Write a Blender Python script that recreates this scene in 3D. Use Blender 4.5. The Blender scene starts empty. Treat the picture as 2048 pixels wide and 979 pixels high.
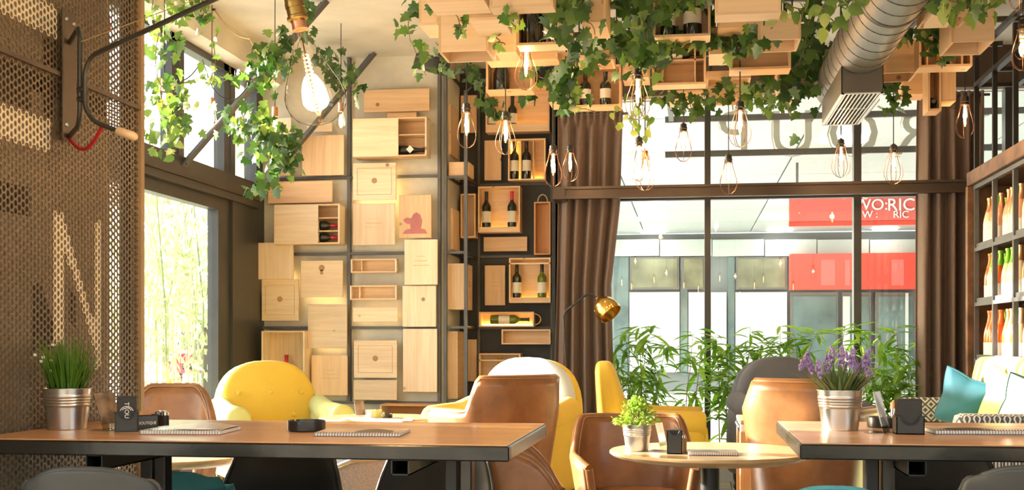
import bpy, math, random
from mathutils import Vector, Matrix, Euler
R = math.radians
random.seed(7)
scene = bpy.context.scene
COL = scene.collection

# ------------------------------------------------------------------ camera
F = 2400.0                      # focal length in pixels of a 2048 px wide frame
EYE = 1.05
YAW = math.atan(355.0 / F)
cam = bpy.data.cameras.new('camera')
cam.sensor_fit = 'HORIZONTAL'; cam.sensor_width = 36.0; cam.lens = 36.0 * F / 2048.0
cam.shift_y = 190.5 / 2048.0
cam.clip_start = 0.05; cam.clip_end = 400
camo = bpy.data.objects.new('camera', cam); COL.objects.link(camo)
camo.location = (0, 0, EYE); camo.rotation_euler = (R(90), 0, YAW)
scene.camera = camo

# ------------------------------------------------------------------ sky, sun, exposure
SUN_DIR = Vector((1.0, -0.20, -0.31)).normalized()
world = bpy.data.worlds.new('world'); scene.world = world; world.use_nodes = True
wn = world.node_tree; bg = wn.nodes['Background']
sky = wn.nodes.new('ShaderNodeTexSky'); sky.sky_type = 'NISHITA'; sky.sun_disc = False
sky.sun_elevation = math.asin(-SUN_DIR.z)
sky.sun_rotation = math.atan2(-SUN_DIR.x, -SUN_DIR.y)
sky.air_density = 1.0; sky.dust_density = 3.0; sky.ozone_density = 0.6
wn.links.new(sky.outputs[0], bg.inputs[0]); bg.inputs[1].default_value = 0.95
sl = bpy.data.lights.new('sun', 'SUN'); sl.energy = 24.0; sl.angle = R(1.0); sl.color = (1.0, 0.97, 0.93)
so = bpy.data.objects.new('sun', sl); COL.objects.link(so)
so.rotation_euler = SUN_DIR.to_track_quat('-Z', 'Y').to_euler(); so.location = (-20, 0, 12)
vs = scene.view_settings
vs.view_transform = 'Standard'; vs.look = 'None'; vs.gamma = 1.0; vs.use_curve_mapping = False
vs.exposure = 0.36

# ------------------------------------------------------------------ survey helpers: a sight line meets a plane of the room
CT, ST = math.cos(YAW), math.sin(YAW)
def ray(px, py):
    u = (px - 1024.0) / F
    return Vector((u * CT - ST, u * ST + CT, (680.0 - py) / F))
def at(px, py, d):
    return Vector((0, 0, EYE)) + ray(px, py) * d
def onY(px, py, Y):
    r = ray(px, py); return Vector((0, 0, EYE)) + r * (Y / r.y)
def onX(px, py, X):
    r = ray(px, py); return Vector((0, 0, EYE)) + r * (X / r.x)
def onZ(px, py, z):
    r = ray(px, py); return Vector((0, 0, EYE)) + r * ((z - EYE) / r.z)

# ------------------------------------------------------------------ mesh builder
class MB:
    def __init__(s): s.v = []; s.f = []; s.m = []
    def add(s, vs_, fs, m=0):
        b = len(s.v); s.v += [tuple(p) for p in vs_]
        for f in fs: s.f.append(tuple(i + b for i in f)); s.m.append(m)
        return s
    def box(s, x0, x1, y0, y1, z0, z1, m=0):
        if x0 > x1: x0, x1 = x1, x0
        if y0 > y1: y0, y1 = y1, y0
        if z0 > z1: z0, z1 = z1, z0
        return s.add([(x0,y0,z0),(x1,y0,z0),(x1,y1,z0),(x0,y1,z0),(x0,y0,z1),(x1,y0,z1),(x1,y1,z1),(x0,y1,z1)],
                     [(3,2,1,0),(4,5,6,7),(0,1,5,4),(1,2,6,5),(2,3,7,6),(3,0,4,7)], m)
    def cbox(s, x0, x1, y0, y1, z0, z1, c=0.004, m=0):
        cx, cy, cz = (x0+x1)/2, (y0+y1)/2, (z0+z1)/2
        h = (abs(x1-x0)/2, abs(y1-y0)/2, abs(z1-z0)/2); c = min(c, min(h)*0.9)
        vs_ = []; idx = {}
        for sx in (-1,1):
            for sy in (-1,1):
                for sz in (-1,1):
                    for ax in range(3):
                        p = [sx*(h[0]-c), sy*(h[1]-c), sz*(h[2]-c)]; p[ax] = (sx,sy,sz)[ax]*h[ax]
                        idx[(sx,sy,sz,ax)] = len(vs_); vs_.append(Vector((p[0]+cx, p[1]+cy, p[2]+cz)))
        fs = []
        C0 = Vector((cx,cy,cz))
        def put(ids):
            n = (vs_[ids[1]]-vs_[ids[0]]).cross(vs_[ids[2]]-vs_[ids[0]])
            mid = sum((vs_[i] for i in ids), Vector()) / len(ids)
            fs.append(tuple(ids) if n.dot(mid-C0) > 0 else tuple(reversed(ids)))
        for ax in range(3):
            a, b = [k for k in range(3) if k != ax]
            for sg in (-1,1):
                ids = []
                for (p, q) in ((-1,-1),(1,-1),(1,1),(-1,1)):
                    k = [0,0,0]; k[ax] = sg; k[a] = p; k[b] = q; ids.append(idx[(k[0],k[1],k[2],ax)])
                put(ids)
        for ax in range(3):
            a, b = [k for k in range(3) if k != ax]
            for p in (-1,1):
                for q in (-1,1):
                    k = [0,0,0]; k[a] = p; k[b] = q
                    k[ax] = -1; i0 = idx[(*k,a)]; i1 = idx[(*k,b)]
                    k[ax] = 1; i2 = idx[(*k,b)]; i3 = idx[(*k,a)]
                    put([i0,i1,i2,i3])
        for sx in (-1,1):
            for sy in (-1,1):
                for sz in (-1,1): put([idx[(sx,sy,sz,k)] for k in range(3)])
        return s.add(vs_, fs, m)
    def rbox(s, x0, x1, y0, y1, z0, z1, r=0.05, n=6, m=0, puff=0.0):
        cx, cy, cz = (x0+x1)/2, (y0+y1)/2, (z0+z1)/2
        h = Vector((abs(x1-x0)/2, abs(y1-y0)/2, abs(z1-z0)/2)); r = min(r, min(h)*0.99)
        vs_ = []; fs = []; key = {}
        def vert(p):
            k = (round(p[0],5), round(p[1],5), round(p[2],5))
            if k in key: return key[k]
            inn = Vector([max(-(h[i]-r), min(h[i]-r, p[i]*h[i])) for i in range(3)])
            q = Vector([p[i]*h[i] for i in range(3)]); d = q - inn
            o = inn + d.normalized()*r if d.length > 1e-9 else q
            if puff:
                w = [1-abs(p[i])**2 for i in range(3)]
                for i in range(3):
                    a, b = [k2 for k2 in range(3) if k2 != i]
                    if abs(abs(p[i])-1) < 1e-6: o[i] += math.copysign(puff*w[a]*w[b], p[i])
            key[k] = len(vs_); vs_.append((o.x+cx, o.y+cy, o.z+cz)); return key[k]
        tk = [-1 + 2*(0.5-0.5*math.cos(math.pi*i/n)) for i in range(n+1)]
        for ax in range(3):
            a, b = [(1,2),(2,0),(0,1)][ax]
            for sg in (-1,1):
                for i in range(n):
                    for j in range(n):
                        ids = []
                        for (p, q) in ((i,j),(i+1,j),(i+1,j+1),(i,j+1)):
                            k = [0,0,0]; k[ax] = sg; k[a] = tk[p]; k[b] = tk[q]; ids.append(vert(k))
                        fs.append(tuple(ids) if sg > 0 else tuple(reversed(ids)))
        return s.add(vs_, fs, m)
    def tube(s, pts, r, n=8, m=0, closed=False, caps=True):
        P = [Vector(p) for p in pts]; k = len(P)
        rr = r if isinstance(r, (list, tuple)) else [r]*k
        vs_ = []; fs = []; up = None
        for i in range(k):
            a = P[(i-1) % k] if (closed or i > 0) else P[i]
            b = P[(i+1) % k] if (closed or i < k-1) else P[i]
            t = (b-a); t = t.normalized() if t.length > 1e-9 else Vector((0,0,1))
            if up is None:
                up = Vector((0,0,1)) if abs(t.z) < 0.9 else Vector((1,0,0))
            up = (up - t*up.dot(t))
            up = up.normalized() if up.length > 1e-6 else t.orthogonal().normalized()
            w = t.cross(up)
            for j in range(n):
                a_ = 2*math.pi*j/n
                vs_.append(P[i] + (up*math.cos(a_) + w*math.sin(a_))*rr[i])
        for i in range(k if closed else k-1):
            i2 = (i+1) % k
            for j in range(n):
                j2 = (j+1) % n; fs.append((i*n+j, i*n+j2, i2*n+j2, i2*n+j))
        if caps and not closed:
            fs.append(tuple(reversed(range(n)))); fs.append(tuple((k-1)*n+j for j in range(n)))
        return s.add(vs_, fs, m)
    def lathe(s, prof, n=24, c=(0,0,0), m=0, cap0=True, cap1=True):
        vs_ = []; fs = []; k = len(prof)
        for (r, z) in prof:
            for j in range(n):
                a = 2*math.pi*j/n; vs_.append((c[0]+r*math.cos(a), c[1]+r*math.sin(a), c[2]+z))
        for i in range(k-1):
            for j in range(n):
                j2 = (j+1) % n; fs.append((i*n+j, i*n+j2, (i+1)*n+j2, (i+1)*n+j))
        if cap0: fs.append(tuple(reversed(range(n))))
        if cap1: fs.append(tuple((k-1)*n+j for j in range(n)))
        return s.add(vs_, fs, m)
    def grid(s, fn, nu, nv, m=0, flip=False):
        vs_ = [fn(i/nu, j/nv) for i in range(nu+1) for j in range(nv+1)]; fs = []
        for i in range(nu):
            for j in range(nv):
                q = (i*(nv+1)+j, (i+1)*(nv+1)+j, (i+1)*(nv+1)+j+1, i*(nv+1)+j+1)
                fs.append(tuple(reversed(q)) if flip else q)
        return s.add(vs_, fs, m)
    def pillow(s, outline, y0, y1, bulge=0.03, rnd=0.03, m=0):
        """puffy slab: outline is a star-shaped (x,z) loop, counter-clockwise seen from -y; slab between y0 (front) and y1"""
        n = len(outline); cx = sum(p[0] for p in outline)/n; cz = sum(p[1] for p in outline)/n
        size = max(max(p[0] for p in outline)-min(p[0] for p in outline), max(p[1] for p in outline)-min(p[1] for p in outline))/2
        rings = []
        def ring(sc, y): rings.append([(cx+(p[0]-cx)*sc, y, cz+(p[1]-cz)*sc) for p in outline])
        steps = 5
        ring(0.001, y0-bulge); 
        for q in (0.35, 0.65, 0.85): ring(q*(1-rnd/size), y0-bulge*(1-q*q))
        for i in range(steps+1):
            a = math.pi/2*i/steps; ring(1-rnd/size*(1-math.sin(a)), y0+rnd*(1-math.cos(a)))
        for i in range(steps+1):
            a = math.pi/2*(1-i/steps); ring(1-rnd/size*(1-math.sin(a)), y1-rnd*(1-math.cos(a)))
        for q in (0.85, 0.65, 0.35): ring(q*(1-rnd/size), y1+bulge*0.6*(1-q*q))
        ring(0.001, y1+bulge*0.6)
        vs_ = [p for r_ in rings for p in r_]; fs = []
        for i in range(len(rings)-1):
            for j in range(n):
                j2 = (j+1) % n; fs.append((i*n+j, i*n+j2, (i+1)*n+j2, (i+1)*n+j))
        return s.add(vs_, fs, m)
    def xf(s, M, start=0):
        s.v[start:] = [tuple(M @ Vector(p)) for p in s.v[start:]]; return s
    def mesh(s, name, mats, smooth=35):
        me = bpy.data.meshes.new(name); me.from_pydata(s.v, [], s.f)
        for mt in (mats if isinstance(mats, (list, tuple)) else [mats]): me.materials.append(mt)
        if any(s.m): me.polygons.foreach_set('material_index', s.m)
        if smooth:
            me.polygons.foreach_set('use_smooth', [True]*len(s.f))
            if smooth < 180: me.set_sharp_from_angle(angle=R(smooth))
        me.update(); return me

def link(name, data, parent=None, loc=(0,0,0), rot=None):
    o = bpy.data.objects.new(name, data); COL.objects.link(o)
    o.location = loc
    if rot is not None: o.rotation_euler = rot
    if parent is not None: o.parent = parent
    return o
def tag(o, label=None, cat=None, group=None, kind=None):
    if label: o['label'] = label
    if cat: o['category'] = cat
    if group: o['group'] = group
    if kind: o['kind'] = kind
    return o
def thing(name, label, cat, loc=(0,0,0), rotz=0, group=None, kind=None):
    o = link(name, None, None, loc, (0,0,rotz)); o.empty_display_size = 0.05
    return tag(o, label, cat, group, kind)
def part(name, mb, mat, parent, loc=(0,0,0), rot=None, smooth=35, world=False):
    """one mesh object; world=True means the builder holds room coordinates and the (unrotated) parent stands at parent.location"""
    if isinstance(mb, MB):
        if world:
            L = Vector(parent.location) if parent is not None else Vector()
            if parent is not None and parent.parent is not None: L = L + Vector(parent.parent.location)
            mb.v = [(p[0]-L.x, p[1]-L.y, p[2]-L.z) for p in mb.v]
        mb = mb.mesh(name, mat, smooth)
    return link(name, mb, parent, loc, rot)
def solo(name, mb, mat, label, cat, loc=(0,0,0), rot=None, group=None, smooth=35, kind=None):
    o = link(name, mb.mesh(name, mat, smooth) if isinstance(mb, MB) else mb, None, loc, rot)
    return tag(o, label, cat, group, kind)
def solid(o, t, off=0.0):
    md = o.modifiers.new('thickness', 'SOLIDIFY'); md.thickness = t; md.offset = off; return o
def B(*a): return MB().box(*a)
def CB(*a, c=0.004): return MB().cbox(*a, c=c)

# ------------------------------------------------------------------ materials
def newmat(name):
    m = bpy.data.materials.new(name); m.use_nodes = True
    nt = m.node_tree; return m, nt, nt.nodes['Principled BSDF']
def node(nt, typ, **kw):
    n = nt.nodes.new(typ)
    for k, v in kw.items(): setattr(n, k, v)
    return n
def rgba(c): return (c[0], c[1], c[2], 1.0)
def mix_rgb(nt, fac, a, b, mode='MIX'):
    n = node(nt, 'ShaderNodeMix', data_type='RGBA', blend_type=mode)
    for sock, val in ((n.inputs[0], fac), (n.inputs[6], a), (n.inputs[7], b)):
        if hasattr(val, 'links'): nt.links.new(val, sock)
        elif isinstance(val, (int, float)): sock.default_value = val
        else: sock.default_value = rgba(val)
    return n.outputs[2]
def ramp(nt, fac, stops):
    n = node(nt, 'ShaderNodeValToRGB'); cr = n.color_ramp
    while len(cr.elements) < len(stops): cr.elements.new(0.5)
    for e, (p, c) in zip(cr.elements, stops): e.position = p; e.color = rgba(c)
    nt.links.new(fac, n.inputs[0]); return n.outputs[0]
def noise(nt, scale=5, detail=4, rough=0.55, vec=None, stretch=None, rnd=False):
    tc = node(nt, 'ShaderNodeTexCoord'); v = tc.outputs['Object']
    if rnd:
        oi = node(nt, 'ShaderNodeObjectInfo'); ad = node(nt, 'ShaderNodeVectorMath', operation='MULTIPLY_ADD')
        cmb = node(nt, 'ShaderNodeCombineXYZ')
        for i in range(3): nt.links.new(oi.outputs['Random'], cmb.inputs[i])
        nt.links.new(cmb.outputs[0], ad.inputs[0]); ad.inputs[1].default_value = (37, 91, 53); nt.links.new(v, ad.inputs[2]); v = ad.outputs[0]
    if stretch:
        mp = node(nt, 'ShaderNodeMapping'); mp.inputs['Scale'].default_value = stretch
        nt.links.new(v, mp.inputs[0]); v = mp.outputs[0]
    n = node(nt, 'ShaderNodeTexNoise'); n.inputs['Scale'].default_value = scale
    n.inputs['Detail'].default_value = detail; n.inputs['Roughness'].default_value = rough
    nt.links.new(v, n.inputs['Vector']); return n.outputs['Fac'], v
def bump(nt, bsdf, h, strength=0.2, dist=0.01):
    b = node(nt, 'ShaderNodeBump'); b.inputs['Strength'].default_value = strength; b.inputs['Distance'].default_value = dist
    nt.links.new(h, b.inputs['Height']); nt.links.new(b.outputs[0], bsdf.inputs['Normal'])
def plain(name, c, rough=0.5, metal=0.0, var=0.0, scale=8, bmp=0.0, spec=0.5, coat=0.0, sheen=0.0, rnd=0.0, stretch=None):
    m, nt, p = newmat(name)
    p.inputs['Roughness'].default_value = rough; p.inputs['Metallic'].default_value = metal
    p.inputs['Specular IOR Level'].default_value = spec
    if coat: p.inputs['Coat Weight'].default_value = coat; p.inputs['Coat Roughness'].default_value = 0.15
    if sheen: p.inputs['Sheen Weight'].default_value = sheen
    out = None
    if var or bmp:
        f, _ = noise(nt, scale, 4, 0.6, stretch=stretch)
        if var:
            out = ramp(nt, f, [(0.3, [x*(1-var) for x in c]), (0.7, [min(1, x*(1+var)) for x in c])])
        if bmp: bump(nt, p, f, bmp)
    if rnd:
        oi = node(nt, 'ShaderNodeObjectInfo'); hsv = node(nt, 'ShaderNodeHueSaturation')
        mr = node(nt, 'ShaderNodeMapRange'); mr.inputs[3].default_value = 1-rnd; mr.inputs[4].default_value = 1+rnd
        nt.links.new(oi.outputs['Random'], mr.inputs[0]); nt.links.new(mr.outputs[0], hsv.inputs['Value'])
        if out is not None: nt.links.new(out, hsv.inputs['Color'])
        else: hsv.inputs['Color'].default_value = rgba(c)
        out = hsv.outputs[0]
    if out is not None: nt.links.new(out, p.inputs['Base Color'])
    else: p.inputs['Base Color'].default_value = rgba(c)
    return m
def wood(name, light, dark, axis='x', rough=0.55, scale=1.0, knots=True, coat=0.0, rnd=0.16):
    """grain runs along axis, colour shifts a little from board to board"""
    m, nt, p = newmat(name); p.inputs['Roughness'].default_value = rough
    if coat: p.inputs['Coat Weight'].default_value = coat; p.inputs['Coat Roughness'].default_value = 0.12
    st = {'x': (1.2, 22, 22), 'y': (22, 1.2, 22), 'z': (22, 22, 1.2)}[axis]
    f, v = noise(nt, 2.2*scale, 5, 0.6, stretch=st, rnd=True)
    st2 = {'x': (0.5, 3.2, 3.2), 'y': (3.2, 0.5, 3.2), 'z': (3.2, 3.2, 0.5)}[axis]
    g, _ = noise(nt, 1.6*scale, 2, 0.5, stretch=st2, rnd=True)
    mid = [(a+b)/2 for a, b in zip(light, dark)]
    c1 = ramp(nt, f, [(0.28, dark), (0.45, mid), (0.62, light)])
    c2 = ramp(nt, g, [(0.35, mid), (0.6, light)])
    c = mix_rgb(nt, 0.5, c1, c2)
    if knots:
        vo = node(nt, 'ShaderNodeTexVoronoi'); vo.inputs['Scale'].default_value = 4.2
        tc_, vv = noise(nt, 3, 2, 0.5, rnd=True)
        nt.links.new(vv, vo.inputs['Vector'])
        k = ramp(nt, vo.outputs['Distance'], [(0.035, (1,1,1)), (0.085, (0,0,0))])
        c = mix_rgb(nt, k, c, [x*0.42 for x in dark])
    oi = node(nt, 'ShaderNodeObjectInfo'); hsv = node(nt, 'ShaderNodeHueSaturation')
    mr = node(nt, 'ShaderNodeMapRange'); mr.inputs[3].default_value = 1-rnd; mr.inputs[4].default_value = 1+rnd*0.5
    nt.links.new(oi.outputs['Random'], mr.inputs[0]); nt.links.new(mr.outputs[0], hsv.inputs['Value'])
    nt.links.new(c, hsv.inputs['Color']); nt.links.new(hsv.outputs[0], p.inputs['Base Color'])
    bump(nt, p, f, 0.06, 0.004)
    return m
def glow(name, c, s):
    m, nt, p = newmat(name); p.inputs['Base Color'].default_value = rgba(c)
    p.inputs['Emission Color'].default_value = rgba(c); p.inputs['Emission Strength'].default_value = s; return m
def pane(name, tint=(1,1,1), refl=1.0, rough=0.0, ior=1.45):
    m, nt, p = newmat(name); nt.nodes.remove(p)
    out = nt.nodes['Material Output']
    tr = node(nt, 'ShaderNodeBsdfTransparent'); tr.inputs[0].default_value = rgba(tint)
    gl = node(nt, 'ShaderNodeBsdfGlossy'); gl.inputs['Roughness'].default_value = rough
    fr = node(nt, 'ShaderNodeFresnel'); fr.inputs[0].default_value = ior
    mu = node(nt, 'ShaderNodeMath', operation='MULTIPLY'); mu.inputs[1].default_value = refl
    nt.links.new(fr.outputs[0], mu.inputs[0])
    ge = node(nt, 'ShaderNodeNewGeometry'); iv = node(nt, 'ShaderNodeMath', operation='SUBTRACT'); iv.inputs[0].default_value = 1.0
    nt.links.new(ge.outputs['Backfacing'], iv.inputs[1])
    m2 = node(nt, 'ShaderNodeMath', operation='MULTIPLY'); nt.links.new(mu.outputs[0], m2.inputs[0]); nt.links.new(iv.outputs[0], m2.inputs[1])
    mx = node(nt, 'ShaderNodeMixShader')
    nt.links.new(m2.outputs[0], mx.inputs[0]); nt.links.new(tr.outputs[0], mx.inputs[1]); nt.links.new(gl.outputs[0], mx.inputs[2])
    nt.links.new(mx.outputs[0], out.inputs[0]); return m
def leafmat(name, c, c2, trans=0.35, rnd=0.25, rough=0.4, tint=(1.0, 1.0, 0.45)):
    m, nt, p = newmat(name); out = nt.nodes['Material Output']
    p.inputs['Roughness'].default_value = rough
    oi = node(nt, 'ShaderNodeObjectInfo'); f, _ = noise(nt, 30, 2, 0.5)
    a = node(nt, 'ShaderNodeMath', operation='MULTIPLY_ADD'); a.inputs[1].default_value = 0.5
    nt.links.new(f, a.inputs[0])
    h = node(nt, 'ShaderNodeMath', operation='MULTIPLY'); h.inputs[1].default_value = 0.55
    nt.links.new(oi.outputs['Random'], h.inputs[0]); nt.links.new(h.outputs[0], a.inputs[2])
    col = ramp(nt, a.outputs[0], [(0.25, c), (0.8, c2)])
    nt.links.new(col, p.inputs['Base Color'])
    t = node(nt, 'ShaderNodeBsdfTranslucent'); tcol = mix_rgb(nt, 1.0, col, tint, 'MULTIPLY')
    hs = node(nt, 'ShaderNodeHueSaturation'); hs.inputs['Value'].default_value = 1.9; nt.links.new(tcol, hs.inputs['Color'])
    nt.links.new(hs.outputs[0], t.inputs[0])
    mx = node(nt, 'ShaderNodeMixShader'); mx.inputs[0].default_value = trans
    nt.links.new(p.outputs[0], mx.inputs[1]); nt.links.new(t.outputs[0], mx.inputs[2]); nt.links.new(mx.outputs[0], out.inputs[0])
    return m
def diamonds(name, a, b, scale=22.0, axes=(1, 2)):
    m, nt, p = newmat(name); p.inputs['Roughness'].default_value = 0.85
    tc = node(nt, 'ShaderNodeTexCoord'); sp = node(nt, 'ShaderNodeSeparateXYZ'); nt.links.new(tc.outputs['Object'], sp.inputs[0])
    def mth(op, x, y=None):
        n = node(nt, 'ShaderNodeMath', operation=op)
        for i, q in enumerate((x, y)):
            if q is None: continue
            if hasattr(q, 'links'): nt.links.new(q, n.inputs[i])
            else: n.inputs[i].default_value = q
        return n.outputs[0]
    parts_ = []
    for ax in axes: parts_.append(mth('PINGPONG', mth('MULTIPLY', sp.outputs[ax], scale), 0.5))
    s_ = mth('ADD', parts_[0], parts_[1])
    st = mth('GREATER_THAN', mth('SINE', mth('MULTIPLY', s_, 16.0)), 0.0)
    nt.links.new(mix_rgb(nt, st, a, b), p.inputs['Base Color']); return m

M = {}
M['pine_x'] = wood('pine_x', (0.79, 0.56, 0.34), (0.54, 0.31, 0.14), 'x')
M['pine_z'] = wood('pine_z', (0.79, 0.57, 0.35), (0.55, 0.32, 0.15), 'z')
M['pine_y'] = wood('pine_y', (0.79, 0.55, 0.31), (0.60, 0.36, 0.17), 'y')
M['pale_x'] = wood('pale_pine_x', (0.86, 0.70, 0.50), (0.62, 0.43, 0.25), 'x')
M['pale_z'] = wood('pale_pine_z', (0.86, 0.71, 0.52), (0.63, 0.44, 0.26), 'z')
M['crate_x'] = wood('crate_pine_x', (0.74, 0.49, 0.27), (0.56, 0.33, 0.15), 'x')
M['crate_z'] = wood('crate_pine_z', (0.74, 0.49, 0.27), (0.56, 0.33, 0.15), 'z')
M['crate_pale'] = wood('crate_pale', (0.80, 0.58, 0.36), (0.66, 0.44, 0.25), 'x')
M['red_z'] = wood('reddish_wood', (0.62, 0.32, 0.13), (0.42, 0.18, 0.07), 'z')
M['red_x'] = wood('reddish_wood_x', (0.62, 0.34, 0.15), (0.42, 0.20, 0.08), 'x')
M['oak'] = wood('table_oak', (0.66, 0.44, 0.23), (0.46, 0.27, 0.12), 'x', rough=0.28, coat=0.35, knots=False)
M['walnut'] = wood('table_walnut', (0.64, 0.33, 0.15), (0.44, 0.20, 0.085), 'x', rough=0.32, knots=False, coat=0.25, rnd=0.12)
M['board'] = plain('cavity_board', (0.40, 0.285, 0.165), 0.7, var=0.08, scale=4)
M['board_dark'] = plain('cavity_board_dark_and_shadow', (0.075, 0.045, 0.022), 0.7)  # dark boards, and the shadow painted on the backing boards
M['post_wood'] = plain('partition_post', (0.40, 0.26, 0.13), 0.6, var=0.15, scale=6)
M['sheet'] = plain('perforated_steel', (0.165, 0.125, 0.085), 0.45, 0.4, var=0.06)
M['sheet_paint'] = plain('perforated_steel_cream_paint', (0.74, 0.63, 0.46), 0.6, var=0.05)
M['steel'] = plain('raw_steel', (0.085, 0.075, 0.065), 0.42, 0.75, var=0.2, scale=5)
M['arm_steel'] = plain('arm_steel', (0.075, 0.07, 0.06), 0.4, 0.6, var=0.1)
M['plate'] = plain('bracket_plate', (0.115, 0.085, 0.06), 0.5, 0.5, var=0.15, scale=6)
M['table_steel'] = plain('table_edge_steel', (0.050, 0.047, 0.042), 0.26, 0.7, var=0.2, scale=9, bmp=0.15)
M['dark_leg'] = plain('dark_leg', (0.014, 0.012, 0.011), 0.4, 0.2)
M['frame_grey'] = plain('wall_frame_grey', (0.115, 0.115, 0.12), 0.55, 0.3, var=0.1)
M['window_frame'] = plain('window_frame', (0.055, 0.055, 0.053), 0.38, 0.4, var=0.08)
M['beam'] = plain('transom_beam', (0.055, 0.038, 0.028), 0.35, 0.3, var=0.15, scale=3)
M['rust'] = plain('rusty_beam', (0.17, 0.085, 0.04), 0.55, 0.35, var=0.45, scale=7)
M['plaster'] = plain('polished_plaster', (0.58, 0.55, 0.46), 0.6, var=0.16, scale=3.5, bmp=0.05)
M['concrete'] = plain('ceiling_concrete', (0.64, 0.60, 0.50), 0.75, var=0.12, scale=2.2, bmp=0.05)
M['black_wall'] = plain('black_wall', (0.028, 0.027, 0.026), 0.6, var=0.2)
M['dark_brown'] = plain('dark_brown_wall', (0.075, 0.048, 0.032), 0.7)
M['floor'] = plain('floor_screed', (0.30, 0.26, 0.20), 0.5)
M['tile'] = plain('floor_tile', (0.36, 0.32, 0.26), 0.4, var=0.12, rnd=0.3)
M['inner_wall'] = plain('inner_wall', (0.62, 0.53, 0.40), 0.7)
M['glass'] = pane('window_glass', (0.97, 0.99, 0.98), 1.3)
M['bulb_glass'] = pane('bulb_glass', (0.99, 0.96, 0.91), 2.2, 0.0)
M['acrylic'] = pane('acrylic', (0.92, 0.92, 0.9), 2.0, 0.05)
M['filament'] = glow('filament', (1.0, 0.52, 0.17), 30.0)
M['tube_glow'] = glow('tube_glow', (1.0, 0.55, 0.20), 26.0)
M['led'] = glow('led_strip', (1.0, 0.66, 0.16), 14.0)
M['led_soft'] = glow('led_strip_soft', (1.0, 0.70, 0.28), 7.0)
M['black_plastic'] = plain('black_plastic', (0.018, 0.017, 0.017), 0.32)
M['black_matte'] = plain('black_matte', (0.022, 0.021, 0.021), 0.6)
M['cord'] = plain('black_cord', (0.02, 0.018, 0.016), 0.7)
M['wire'] = plain('cage_wire', (0.16, 0.085, 0.05), 0.35, 0.8)
M['copper'] = plain('copper', (0.80, 0.38, 0.22), 0.3, 0.9)
M['brass'] = plain('brass', (0.72, 0.46, 0.13), 0.2, 1.0, var=0.12, scale=3, stretch=(8, 8, 1))
M['old_brass'] = plain('aged_brass', (0.38, 0.23, 0.07), 0.3, 0.95, var=0.25, scale=20)
M['red_cord'] = plain('red_fabric_cord', (0.55, 0.01, 0.015), 0.7)
M['duct'] = plain('spiral_duct', (0.20, 0.19, 0.165), 0.45, 0.7, var=0.10, scale=14)
M['duct_seam'] = plain('duct_seam', (0.06, 0.055, 0.05), 0.5, 0.7)
M['duct_box'] = plain('diffuser_box', (0.13, 0.115, 0.095), 0.5, 0.4)
M['grille'] = plain('grille_aluminium', (0.62, 0.58, 0.52), 0.35, 0.8)
M['curtain'] = plain('brown_curtain', (0.165, 0.108, 0.082), 0.85, var=0.08, scale=60, sheen=0.2)
M['leather'] = plain('tan_leather', (0.27, 0.11, 0.036), 0.34, var=0.30, scale=7, bmp=0.05, coat=0.15)
M['leather_pipe'] = plain('leather_piping', (0.42, 0.22, 0.09), 0.5)
M['yellow'] = plain('yellow_velvet', (0.68, 0.46, 0.05), 0.85, var=0.05, scale=5, sheen=0.1)
M['lime'] = plain('pale_lime_fabric', (0.54, 0.54, 0.20), 0.85, var=0.04, sheen=0.05)
M['pale_blue'] = plain('pale_blue_fabric', (0.56, 0.63, 0.68), 0.85, var=0.03, sheen=0.05)
M['slate'] = plain('slate_fabric', (0.10, 0.108, 0.135), 0.85, var=0.06, sheen=0.08)
M['grey_fabric'] = plain('grey_tweed', (0.42, 0.42, 0.42), 0.9, var=0.3, scale=160)
M['teal'] = plain('teal_fabric', (0.05, 0.22, 0.25), 0.8, var=0.1, sheen=0.08)
M['teal_velvet'] = plain('teal_velvet', (0.004, 0.085, 0.12), 0.75, var=0.15, scale=6, sheen=0.08)
M['shell'] = plain('black_shell', (0.010, 0.009, 0.008), 0.5, spec=0.25)
M['shell_grey'] = plain('charcoal_shell', (0.042, 0.040, 0.037), 0.5)
M['pattern'] = diamonds('diamond_weave', (0.62, 0.60, 0.57), (0.10, 0.10, 0.10))
M['pattern_xz'] = diamonds('diamond_weave_arm', (0.50, 0.48, 0.45), (0.07, 0.07, 0.07), 15.0, (0, 2))
M['pattern_xy'] = diamonds('diamond_weave_top', (0.80, 0.78, 0.74), (0.10, 0.10, 0.10), 22.0, (0, 1))
M['pattern_soft'] = diamonds('soft_diamond_weave', (0.50, 0.53, 0.56), (0.36, 0.40, 0.44), 26.0)
M['cushion_yellow'] = plain('cushion_yellow', (0.72, 0.66, 0.18), 0.85, var=0.05)
M['cushion_white'] = plain('cushion_white', (0.8, 0.8, 0.78), 0.85)
M['galv'] = plain('galvanised_steel', (0.60, 0.59, 0.57), 0.28, 0.95, var=0.08, scale=12)
M['soil'] = plain('soil', (0.05, 0.035, 0.02), 0.9)
M['grass'] = leafmat('grass_blade', (0.06, 0.16, 0.015), (0.16, 0.30, 0.04), 0.25)
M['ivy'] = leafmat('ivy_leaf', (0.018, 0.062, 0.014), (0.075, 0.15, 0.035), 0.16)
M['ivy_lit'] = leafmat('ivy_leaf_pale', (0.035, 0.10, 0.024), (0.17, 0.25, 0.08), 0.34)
M['ivy_var'] = leafmat('ivy_leaf_variegated', (0.08, 0.17, 0.035), (0.36, 0.42, 0.15), 0.28)
M['vine'] = plain('vine_stem', (0.14, 0.10, 0.05), 0.7)
M['bamboo_leaf'] = leafmat('bamboo_leaf', (0.08, 0.20, 0.025), (0.28, 0.44, 0.08), 0.42)
M['bamboo_stem'] = plain('bamboo_stem', (0.24, 0.17, 0.07), 0.6, var=0.2)
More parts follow.
